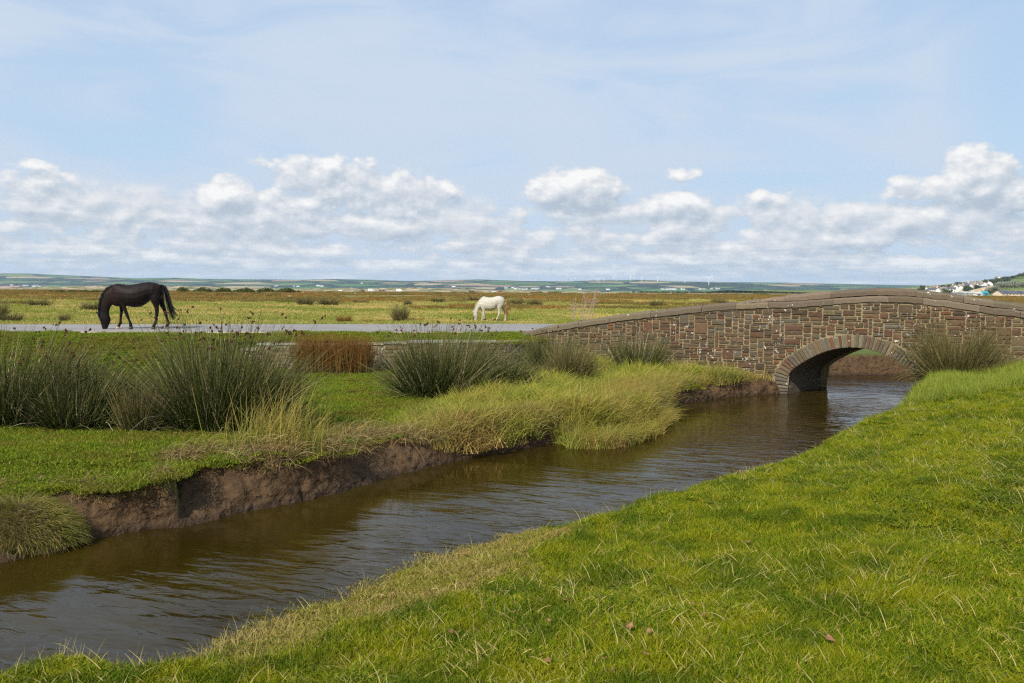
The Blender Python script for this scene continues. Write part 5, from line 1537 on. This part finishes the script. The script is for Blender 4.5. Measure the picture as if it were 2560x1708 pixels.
# houses on the slope: (a, b of the foot, scale, kind)
hA = house_proto(13, 8, 5.2, 3.0, M['render'], M['slate']); hB = house_proto(9, 8, 5.2, 3.4, M['render'], M['tileroof'], nw=2); hC = house_proto(15, 8, 2.8, 3.0, M['cream'], M['slate'])
HL = [(505, 362, .45), (535, 365, .4), (570, 366, .5), (605, 368, .5), (745, 372, .75), (790, 374, .7), (835, 372, .7), (905, 360, 1.0), (950, 352, 1.1), (975, 358, .9), (1010, 375, .8), (1045, 340, .8), (1080, 345, .8), (1055, 380, .8), (840, 392, .9), (890, 396, .9), (940, 398, .8),
      (1240, 320, 1.0), (1290, 328, .9), (1320, 330, .9), (1380, 315, 1.1), (1410, 305, 1.0), (1430, 280, 1.0), (1465, 275, .9), (1500, 282, 1.0), (1530, 290, .9), (1455, 318, 1.0), (1480, 332, 1.0), (1520, 335, 1.0), (1540, 308, 1.0), (1590, 285, 1.0), (1620, 290, 1.0), (1650, 285, .9),
      (1640, 318, 1.0), (1680, 320, 1.1), (1720, 312, 1.0), (1770, 308, 1.2), (1660, 300, .8), (1700, 345, 1.0), (1650, 342, 1.0), (1200, 385, 1.2), (1250, 380, 1.2), (1300, 378, 1.1), (1340, 372, 1.0), (1120, 372, .9), (1160, 388, .9), (1915, 190, 1.0), (1960, 182, .8), (1860, 215, .7)]
for i, (a, b, s_) in enumerate(HL):
    u, v = z5(a, b + 8); X, Y, Z = march(u, v, hs_h, 1150, 1999); pr = (hA, hB, hC)[i % 3]
    place(pr, X, Y, Z - .5, s_ * 1.15, ('white house with slate roof', 'white house with brown roof', 'low cream house')[i % 3] + ' on the village hillside', 'house', 'houses on the village hillside', rz=rt.choice([0, .3, -.4, 1.5, 1.2, -1.3]))
# the long bungalow and its neighbour, nearer
def px_at(u, v, Y): return PY(u, v, Y)
bg1 = house_proto(23, 11, 2.3, 3.0, M['cream'], M['slate'], False, 5)
X = (2200 + .1532 * 2030 - 1280) / F * 820; bg1.location = (X, 820, -.4); bg1.rotation_euler = (0, 0, .32)
tag(bg1, 'long bungalow with grey roof below the silver grey trees', 'bungalow')
bg2 = house_proto(13, 9, 2.3, 2.7, M['cream'], M['slate'], False, 3)
X = (2200 + .1532 * 2300 - 1280) / F * 830; bg2.location = (X, 838, -.4); bg2.rotation_euler = (0, 0, .25)
tag(bg2, 'smaller cream bungalow at the right edge of the picture', 'bungalow')
for e_, xs_ in ((bg1, (-6.0, 3.2)), (bg2, (-1.5,))):
    w_ = 3.6; rf = [c for c in e_.children if c.name.startswith('roof')][0]; M.setdefault('solar', plain('solar_panel', (.02, .03, .09), .2, .6))
    d2 = 5.5 if e_ is bg1 else 4.5; r2 = 3.0 if e_ is bg1 else 2.7
    for x_ in xs_[:1]:
        m2 = MB(); f0, f1 = .25, .8
        m2.add([(x_, -d2 * (1 - f0), 2.3 + r2 * f0 + .42), (x_ + 5, -d2 * (1 - f0), 2.3 + r2 * f0 + .42), (x_ + 5, -d2 * (1 - f1), 2.3 + r2 * f1 + .42), (x_, -d2 * (1 - f1), 2.3 + r2 * f1 + .42),
                (x_, -d2 * (1 - f0), 2.3 + r2 * f0 + .30), (x_ + 5, -d2 * (1 - f0), 2.3 + r2 * f0 + .30), (x_ + 5, -d2 * (1 - f1), 2.3 + r2 * f1 + .30), (x_, -d2 * (1 - f1), 2.3 + r2 * f1 + .30)],
               [(0, 1, 2, 3), (4, 7, 6, 5), (0, 4, 5, 1), (1, 5, 6, 2), (2, 6, 7, 3), (3, 7, 4, 0)])
        m2.build('solar_panel', M['solar'], rf)
# sheds
def shed(u, Y, w_, d_, h_, r_, wm, rm, label, z=-.4, rz=0.0):
    e = empty('shed', ((u - 1280) / F * Y, Y, z), rz); tag(e, label, 'shed'); b_ = MB(); b_.box((-w_ / 2, -d_ / 2, -1), (w_ / 2, d_ / 2, h_)); b_.build('walls', wm, e)
    r2 = MB(); r2.gable((-w_ / 2, -d_ / 2, h_ + .02), (w_ / 2, d_ / 2, 0), h_ + r_, 0, .3); r2.build('roof', rm, e)
    m2 = MB(); m2.box((-1.6, -d_ / 2 - .05, 0), (1.6, -d_ / 2 + .02, h_ * .75)); m2.build('door', M['slate'], e)
    for k in (-.32, .32):
        m2 = MB(); m2.box((k * w_ - .8, -d_ / 2 - .05, h_ * .45), (k * w_ + .8, -d_ / 2 + .02, h_ * .75)); m2.build('window', M['glass'], e)
    return e
M['pale_metal'] = plain('pale_metal_sheet', (.50, .50, .46), .5); M['grey_metal'] = plain('grey_metal_sheet', (.30, .29, .28), .6)
M['teal'] = plain('teal_sheet', (.02, .38, .46), .5); M['sand'] = plain('sand', (.46, .35, .22), .95, var=.3, scale=.3)
shed(2200 + .1532 * 1455, 900, 21, 12, 3.0, 1.6, M['grey_metal'], M['pale_metal'], 'wide low shed with pale curved metal roof left of the teal shed')
shed(2200 + .1532 * 1250, 930, 14, 9, 2.6, 1.0, M['grey_metal'], M['grey_metal'], 'low grey shed at the left end of the farm sheds')
shed(2200 + .1532 * 1570, 870, 7, 6, 2.6, .8, M['render'], M['pale_metal'], 'small white walled shed between the pale roofed and the teal sheds')
shed(2200 + .1532 * 1680, 960, 7.5, 6, 3.6, 1.6, M['teal'], M['teal'], 'bright teal shed in front of the village', rz=.3)
# tan earth bank running up behind the teal shed
mb = MB(); V = []
for k in range(14):
    f_ = k / 13; u, v = z5(1490 + 410 * f_, 385 - 92 * f_); Y = 1120; p = PY(u, v, Y); V += [(p[0], Y, p[2] - 3.0), (p[0], Y + 1.0, p[2] + .9), (p[0], Y + 7.0, p[2] + 1.1), (p[0], Y + 12, p[2] - 5)]
mb.add(V, [(k * 4 + q, (k + 1) * 4 + q, (k + 1) * 4 + q + 1, k * 4 + q + 1) for k in range(13) for q in range(3)])
tag(mb.build('earth_bank', M['sand']), 'long tan earth bank climbing behind the teal shed', 'bank')

# white houses along the foot of the far hills
fh = house_proto(26, 14, 8, 6, M['render'], M['slate'], False, 3)
for i, (a, b) in enumerate([(190, 180), (245, 178), (262, 186), (290, 187), (320, 190), (340, 187), (385, 186), (400, 184), (415, 188), (430, 182), (490, 170), (505, 172), (570, 186), (585, 186), (735, 190), (940, 192), (1340, 189), (1355, 190), (1378, 190), (1410, 189), (1425, 190), (1490, 190),
                            (1620, 188), (1650, 187), (1700, 186), (1745, 186), (2100, 215), (1890, 215)]):
    u, v = 1200 + .3404 * a, 660 + .3404 * b; X, Y, Z = march(u, min(v, VH(u) - 3), hill_h, 5500, 9000)
    place(fh, X, Y, Z, rt.uniform(.7, 1.3), 'tiny white house at the foot of the far hills', 'house', 'white houses at the foot of the far hills', rz=rt.uniform(-.5, .5))
for i, (u, v) in enumerate([(30, 714), (62, 716), (67, 716), (86, 717), (93, 716), (99, 717), (688, 716), (693, 715), (735, 716), (745, 717), (796, 716), (801, 716), (806, 717), (1135, 718), (905, 709)]):
    X, Y, Z = march(u, min(v, VH(u) - 3), hill_h, 5500, 9000)
    place(fh, X, Y, Z, rt.uniform(.7, 1.3), 'tiny white house at the foot of the far hills', 'house', 'white houses at the foot of the far hills', rz=rt.uniform(-.5, .5))

# ------------------------------------------------------------------ dunes
denv = np.array([(-600, 0), (-200, 1), (40, 2), (200, 5.5), (300, 7), (420, 5.5), (520, 6), (640, 4), (760, 3.5), (860, 5), (1000, 6.5), (1120, 7), (1200, 4), (1300, 3.2), (1450, 2), (1560, 0), (4000, 0)], float)
def dune_h(x, y):
    ux = x / y * F + 1280; h = np.interp(ux, denv[:, 0], denv[:, 1]) / F * 1400
    return -.6 + sm(y, 1090, 1300) * (1 - sm(y, 1600, 1900)) * h * (.9 + .85 * fbm(x / 38., y / 60., 400, 4)) * 1.15
dxs = np.arange(-1600, 420, 6.); dys = np.arange(1085, 1920, 10.)
DX, DY = np.meshgrid(dxs, dys); DZ = dune_h(DX, DY); ii = np.arange(DX.size).reshape(DX.shape)
dq = np.stack([ii[:-1, :-1].ravel(), ii[:-1, 1:].ravel(), ii[1:, 1:].ravel(), ii[1:, :-1].ravel()], 1)
m_, T = mat('dune_sand_and_marram'); p = T.pos()
c_ = T.mix(T.sstep(T.noise(p, .035, 4, .65), .44, .54), (.48, .37, .24), (.17, .17, .07)); c_ = T.mix(T.sstep(T.noise(p, .09, 4, .6), .52, .6), c_, (.10, .11, .045)); finish(T, c_, .95, spec=.1)
tag(ob('dunes', mesh_np('dunes', np.stack([DX.ravel(), DY.ravel(), DZ.ravel()], 1), dq, None, True, [m_])), 'sandy dunes spotted with marram grass', None, None, 'structure')


def vehicle(kind, paint):
    e = empty(kind, (0, 0, 0)); b_ = MB()
    def prof(pts, hw, mi=0):
        n = len(pts); b_.add([(x_, -hw, z_) for x_, z_ in pts] + [(x_, hw, z_) for x_, z_ in pts], [tuple(range(n)), tuple(range(2 * n - 1, n - 1, -1))] + [(i, n + i, n + (i + 1) % n, (i + 1) % n) for i in range(n)], mi)
    if kind == 'car':
        prof([(-2.1, .35), (2.1, .35), (2.15, .75), (1.9, .95), (1.0, 1.0), (.4, 1.45), (-1.1, 1.5), (-1.9, 1.05), (-2.1, .9)], .85); wl = [(-.95, 1.03), (.85, 1.03), (.35, 1.38), (-1.0, 1.42)]
    else:
        prof([(-3.0, .45), (2.9, .45), (3.0, 1.1), (2.5, 1.5), (1.9, 2.1), (2.3, 2.4), (2.2, 2.85), (-2.9, 2.85), (-3.0, 2.7)], 1.1); wl = [(1.0, 1.35), (2.2, 1.35), (1.8, 1.95), (1.0, 1.95)]
    b_.build('body', paint, e)
    hw = .87 if kind == 'car' else 1.12
    for s_ in (-1, 1):
        g_ = MB(); g_.add([(x_, s_ * hw, z_) for x_, z_ in wl], [(0, 1, 2, 3)] if s_ < 0 else [(3, 2, 1, 0)]); g_.build('side_window', M['glass'], e)
        for x_ in ((-1.3, 1.3) if kind == 'car' else (-1.9, 1.9)):
            t_ = MB(); t_.tube([(x_, s_ * (hw - .18), .33), (x_, s_ * (hw + .02), .33)], [.33, .33], 12); t_.build('wheel', M['tyre'], e)
    return e


z8 = lambda a: 600 + .2979 * a
VEH = [(843, 'car', 'white_paint', 'white car parked near the dunes, leftmost of the vehicles'), (940, 'car', 'silver', 'silver car parked near the dunes left of the white campervan'), (1028, 'car', 'darkcar', 'dark car parked just left of the boxy white campervan'),
       (1102, 'camper_van', 'white_paint', 'boxy white campervan parked near the dunes between dark cars'), (1178, 'car', 'maroon', 'maroon car parked between the two white campervans'), (1207, 'car', 'darkcar', 'dark car beside the maroon car between the campervans'),
       (1233, 'car', 'silver', 'silver car right of the dark car between the campervans'), (1338, 'camper_van', 'white_paint', 'white motorhome parked alone near the dunes'), (1935, 'car', 'darkcar', 'dark car parked in the distance above the white pony'),
       (1957, 'car', 'maroon', 'maroon car right beside the dark one above the white pony'), (2128, 'car', 'white_paint', 'white car in the distance left of the red car'), (2180, 'car', 'redcar', 'bright red car, rightmost of the distant vehicles')]
for a, k, pm, lb in VEH:
    e = vehicle(k, M[pm]); Y = 940; e.location = ((z8(a) - 1280) / F * Y, Y, -.30); e.rotation_euler = (0, 0, rt.choice([0, .2, 3.3, -.2, .5])); e.scale = (1.15,) * 3
    tag(e, lb, 'campervan' if 'camper' in k else 'car', 'vehicles parked near the dunes')

# small white birds on the marsh
def bird_proto():
    e = empty('bird', (0, 0, 0)); b_ = MB()
    b_.tube([(-.24, 0, .20), (-.16, 0, .23), (0, 0, .27), (.12, 0, .31), (.17, 0, .38), (.20, 0, .44), (.25, 0, .45), (.30, 0, .43)], [.01, .05, .09, .075, .035, .04, .03, .005], 10)
    b_.build('body', M['white_paint'], e, True)
    for s_ in (-1, 1): l_ = MB(); l_.tube([(.0, s_ * .03, .2), (.0, s_ * .03, 0)], [.01, .008], 5); l_.build('leg', M['darkcar'], e)
    return e
bp = bird_proto()
for u, v in [(758, 735), (791, 734), (888, 737), (1304, 742), (1322, 741), (1328, 741), (1339, 737), (1501, 739)]:
    Y = 1.6 * F / (v - VH(u)); X = (u - 1280) / F * Y; z = float(terrain(np.array([X]), np.array([Y]))[0])
    place(bp, X, Y, z + .15, 1.1, 'small white bird standing among the far marsh rushes', 'bird', 'white birds on the far marsh')

# ------------------------------------------------------------------ bushes and tussocks of the meadow
def bush(name, u, v, wpx, hpx, label, cat, group=None, seed=1, depth=.5, dens_=1.0, mt='gorse_leaf'):
    Y = 1.58 * F / (v - VH(u)); X = (u - 1280) / F * Y; z = float(terrain(np.array([X]), np.array([Y]))[0]); W_ = wpx / F * Y; H_ = hpx / F * Y
    e = empty(name, (X, Y, z)); tag(e, label, cat, group); rng = np.random.default_rng(seed)
    nb = max(3, int(W_ / H_ * 2.2)); cs = [((k + .5) / nb - .5 + rng.normal(0, .02)) * W_ for k in range(nb)]
    n = int(900 * dens_ * max(1, nb / 4)); cx = rng.choice(cs, n) ; r = H_ * .62 * (1 + .35 * np.sin(cx * 1.7 / H_) ) * rng.uniform(.55, 1.05, n)
    d = rng.normal(0, 1, (n, 3)); d /= np.linalg.norm(d, axis=1)[:, None]; d[:, 2] = np.abs(d[:, 2]) * 1.25
    p_ = np.stack([cx + d[:, 0] * r * 1.1, d[:, 1] * r * 1.1, d[:, 2] * r * .95], 1)
    a = rng.normal(0, 1, (n, 3)); a /= np.linalg.norm(a, axis=1)[:, None]; b = np.cross(a, rng.normal(0, 1, (n, 3))); b /= np.linalg.norm(b, axis=1)[:, None]; l = (H_ * .10 * rng.uniform(.6, 1.4, n))[:, None]
    V = np.stack([p_ - a * l, p_ + b * l * .6, p_ + a * l, p_ - b * l * .6], 1).reshape(-1, 3); R = np.repeat(rng.random(n), 4)
    ob('foliage', mesh_np('foliage', V, np.arange(4 * n).reshape(n, 4), {'rnd': R, 't': R * 0}, False, [M[mt]]), e)
    st_ = MB()
    for c_ in cs[:12]: st_.tube([(c_, 0, -.2), (c_ + .1, 0, H_ * .5)], [H_ * .03, H_ * .01], 5)
    st_.build('stem', M['tyre'] if 'bark' not in M else M['bark'], e); return e


bush('gorse_thicket', 600, 732.5, 300, 14, 'long dark green gorse thicket behind the dark horse rump', 'thicket', seed=2, dens_=1.6)
bush('gorse_thicket', 205, 731.5, 150, 8, 'low dark gorse thicket behind the dark horse neck', 'thicket', seed=3)
bush('gorse_thicket', 1800, 733.5, 420, 5, 'very low thicket line left of the bridge crown', 'thicket', seed=5)
for i, (u, v, w_, h_) in enumerate([(560, 741, 20, 9), (581, 740, 16, 9), (678, 742, 22, 9), (545, 738, 12, 7), (1093, 735, 22, 6), (1130, 735, 16, 6), (1008, 734, 18, 6), (935, 733, 16, 5), (905, 733, 14, 5), (1340, 734, 30, 7), (1385, 734, 34, 7), (1700, 736, 40, 5), (1560, 735, 26, 6), (820, 733, 20, 6), (1175, 736, 26, 7), (60, 737, 60, 7), (1900, 737, 30, 5)]):
    bush('bush', u, v, w_, h_, 'small dark round bush far out on the marsh', 'bush', 'small dark bushes far out on the marsh', 20 + i, dens_=.4)

RM = []
for k in range(4):
    b = rush_mesh(200 + k, 900, .38, 1.0, M['rush_olive'], spread=.45 + .12 * k, wid=.016, tri=False, wind=(.1, 0, 0))
    RM.append(mesh_np('rush_stems', b[0], b[1], {'rnd': b[2], 't': b[3]}, False, [M['rush_olive']]))
bR = rush_mesh(210, 700, .4, .8, M['rush_rust'], spread=.5, wid=.014, tri=False)
RMr = mesh_np('rush_stems', bR[0], bR[1], {'rnd': bR[2], 't': bR[3]}, False, [M['rush_rust']])
# (pixel x, foot row, width px, height px, label)
TUS = [(-20, 800, 80, 62, 'large olive rush tussock cut by the left edge beyond the lane'), (25, 806, 60, 30, 'low olive rush tussock just beyond the lane at the far left'), (98, 768, 50, 26, 'compact olive rush tussock left of the dark horse'),
       (229, 778, 50, 32, 'olive rush tussock right behind the dark horse head'), (161, 806, 32, 28, 'thin sparse rush tuft between the lane and the left tussocks'), (763, 766, 46, 30, 'left one of a pair of rush tussocks in the middle meadow'),
       (822, 766, 54, 26, 'right one of a pair of rush tussocks in the middle meadow'), (999, 808, 42, 62, 'tallest rush tussock beyond the lane, left of the white pony'), (1019, 767, 26, 22, 'small rush tussock behind the tallest meadow tussock'),
       (1095, 758, 40, 18, 'low rush tussock behind the head of the white pony'), (1194, 757, 60, 20, 'wide rush tussock right behind the white pony back'), (1290, 763, 40, 24, 'rush tussock just right of the white pony tail'),
       (1335, 766, 48, 22, 'rush tussock left of the dead weed stalks'), (1640, 770, 40, 26, 'round dark rush tussock above the left end of the bridge'), (1796, 764, 46, 24, 'rush tussock showing over the bridge parapet'), (1757, 768, 30, 16, 'low rush tussock left of the one showing over the parapet'),
       (728, 752, 24, 14, 'small far rush tussock left of the meadow pair'), (900, 760, 44, 14, 'low spreading rush tussock right of the meadow pair'), (420, 752, 30, 10, 'small far rush tussock under the dark horse belly line')]
for i, (u, v, wp, hp, lb) in enumerate(TUS):
    Y = 1.58 * F / (v - VH(u)); X = (u - 1280) / F * Y; z = float(terrain(np.array([X]), np.array([Y]))[0]); e = empty('rush_tussock', (X, Y, z), rt.uniform(0, 6))
    e.rotation_euler = (0, 0, 0); ws = wp / F * Y / 1.25; hs_ = hp / F * Y / 1.0; e.scale = (ws, ws, hs_)
    ob('stems', RM[i % 4], e); tag(e, lb, 'rush clump', 'rush tussocks in the meadow beyond the lane')
for u, v, wp, hp, lb in [(860, 809, 44, 26, 'rusty weed clump beside the lane below the meadow pair'), (935, 808, 70, 12, 'low rusty weeds beside the lane left of the tallest tussock'), (1040, 806, 50, 14, 'low rusty weeds beside the lane right of the tallest tussock'), (945, 752, 34, 12, 'small rusty clump far behind the tallest tussock')]:
    Y = 1.58 * F / (v - VH(u)); X = (u - 1280) / F * Y; e = empty('weed_clump', (X, Y, float(terrain(np.array([X]), np.array([Y]))[0]))); e.scale = (wp / F * Y / 1.2, .5, hp / F * Y / .8); ob('stems', RMr, e); tag(e, lb, 'weeds', 'rusty weeds beside the lane')

# dead weed stalks
Yw = 41.0; p = PY(1456, 800, Yw); zz = float(terrain(np.array([p[0]]), np.array([Yw]))[0]); e = empty('dead_weed', (p[0], Yw, zz), 0, 1.12); tag(e, 'tall dead pinkish weed stalks with umbrella heads above the bridge end', 'weed')
rw = random.Random(4); M['pinkish'] = plain('dead_pink_stem', (.36, .25, .20), .8)
for k in range(15):
    x0 = rw.uniform(-.55, .45); h_ = rw.uniform(.8, 1.75) * (1.0 if x0 > -.3 else .7); lean = rw.uniform(-.12, .28) + x0 * .2; st_ = MB()
    pts = [(x0, rw.uniform(-.1, .1), -.05), (x0 + lean * .4 * h_ + rw.uniform(-.03, .03), 0, h_ * .5), (x0 + lean * h_, 0, h_)]; st_.tube(pts, [.014, .010, .006], 5)
    for q in range(rw.randint(1, 4)):
        f_ = rw.uniform(.4, .9); b0 = Vector(pts[0]).lerp(Vector(pts[2]), f_); b1 = b0 + Vector((rw.choice([-1, 1]) * rw.uniform(.08, .25), rw.uniform(-.1, .1), rw.uniform(.12, .3))); st_.tube([b0, b1], [.007, .004], 4)
        if rw.random() < .5:
            for r_ in range(6):
                a = r_ * 1.05; t1 = b1 + Vector((math.cos(a) * .07, math.sin(a) * .07, .06)); st_.tube([b1, t1], [.004, .006], 4)
    if rw.random() < .6:
        b1 = Vector(pts[2])
        for r_ in range(8):
            a = r_ * .785; t1 = b1 + Vector((math.cos(a) * .09, math.sin(a) * .09, .07)); st_.tube([b1, t1], [.004, .008], 4)
    st_.build('stalk', M['pinkish'], e)

# dry leaves lying on the near turf
def leaf_mb(r):
    m2 = MB(); n = 9; V = [(0, 0, .008)]
    for k in range(n):
        a = 2 * math.pi * k / n; q = 1 + .25 * math.sin(a * 3 + r.random()) + r.uniform(-.15, .15); V.append((math.cos(a) * q, math.sin(a) * q * .7, .25 * r.random()))
    V += [(x_, y_, z_ - .06) for x_, y_, z_ in V]
    m2.add(V, [(0, k + 1, (k + 1) % n + 1) for k in range(n)] + [(n + 1, n + 1 + (k + 1) % n + 1, n + 1 + k + 1) for k in range(n)] + [(k + 1, n + 2 + k, n + 2 + (k + 1) % n, (k + 1) % n + 1) for k in range(n)]); return m2
lm = None
for i, (x_, y_, s_) in enumerate([(1300, 1376, .030), (1716, 1243, .028), (1445, 1436, .028), (1490, 1448, .022), (1258, 1424, .020), (1180, 1404, .018), (1385, 1512, .026), (1410, 1540, .03), (1484, 1500, .024), (1905, 1465, .032), (1257, 1515, .026), (1035, 1450, .022), (1614, 1410, .018), (1590, 1385, .018), (1065, 1270, .03), (955, 1260, .02)]):
    q = D(x_, y_, -.62)
    for _ in range(4):
        zg = float(terrain(q[:1], q[1:2])[0]); q = D(x_, y_, zg + .085)
    if lm is None: lo = leaf_mb(rw).build('dry_leaf', M['leaf']); lm = lo
    else: lo = lm.copy(); col.objects.link(lo)
    lo.location = (q[0], q[1], q[2]); lo.scale = (s_ * 1.0,) * 3; lo.rotation_euler = (rw.uniform(-.3, .3), rw.uniform(-.3, .3), rw.uniform(0, 6)); tag(lo, 'curled dry brown leaf lying in the short turf', 'leaf', 'dry leaves on the near turf')

# ------------------------------------------------------------------ labels of look-alikes, counted from the left
ONES = ['', 'first', 'second', 'third', 'fourth', 'fifth', 'sixth', 'seventh', 'eighth', 'ninth', 'tenth', 'eleventh', 'twelfth', 'thirteenth', 'fourteenth', 'fifteenth', 'sixteenth', 'seventeenth', 'eighteenth', 'nineteenth']
TENS = {2: ('twentieth', 'twenty'), 3: ('thirtieth', 'thirty'), 4: ('fortieth', 'forty'), 5: ('fiftieth', 'fifty'), 6: ('sixtieth', 'sixty')}
def ordw(n): return ONES[n] if n < 20 else (TENS[n // 10][0] if n % 10 == 0 else TENS[n // 10][1] + '-' + ONES[n % 10])
byl = {}
for o in scene.objects:
    if o.parent is None and o.get('group') and o.get('label'): byl.setdefault(o['label'], []).append(o)
for lb, os_ in byl.items():
    if len(os_) < 2: continue
    os_.sort(key=lambda o: o.location.x / max(o.location.y, .1))
    for i, o in enumerate(os_):
        o['label'] = lb + (', leftmost such one' if i == 0 else ', rightmost such one' if i == len(os_) - 1 else ', ' + ordw(i + 1) + ' from the left')

# ------------------------------------------------------------------ haze
mb = MB(); mb.box((-12900, -80, -3.2), (12900, 11800, 225))
m_ = bpy.data.materials.new('haze'); m_.use_nodes = True; T = NT(m_.node_tree); T.n.clear()
pv = T.node('ShaderNodeVolumePrincipled'); pv.inputs['Color'].default_value = (.62, .78, .98, 1); pv.inputs['Density'].default_value = 4.6e-5; pv.inputs['Anisotropy'].default_value = 0.0
o_ = T.node('ShaderNodeOutputMaterial'); T.l.new(pv.outputs[0], o_.inputs['Volume'])
hz = mb.build('haze', m_); tag(hz, 'thin pale blue air haze', None, None, 'stuff')
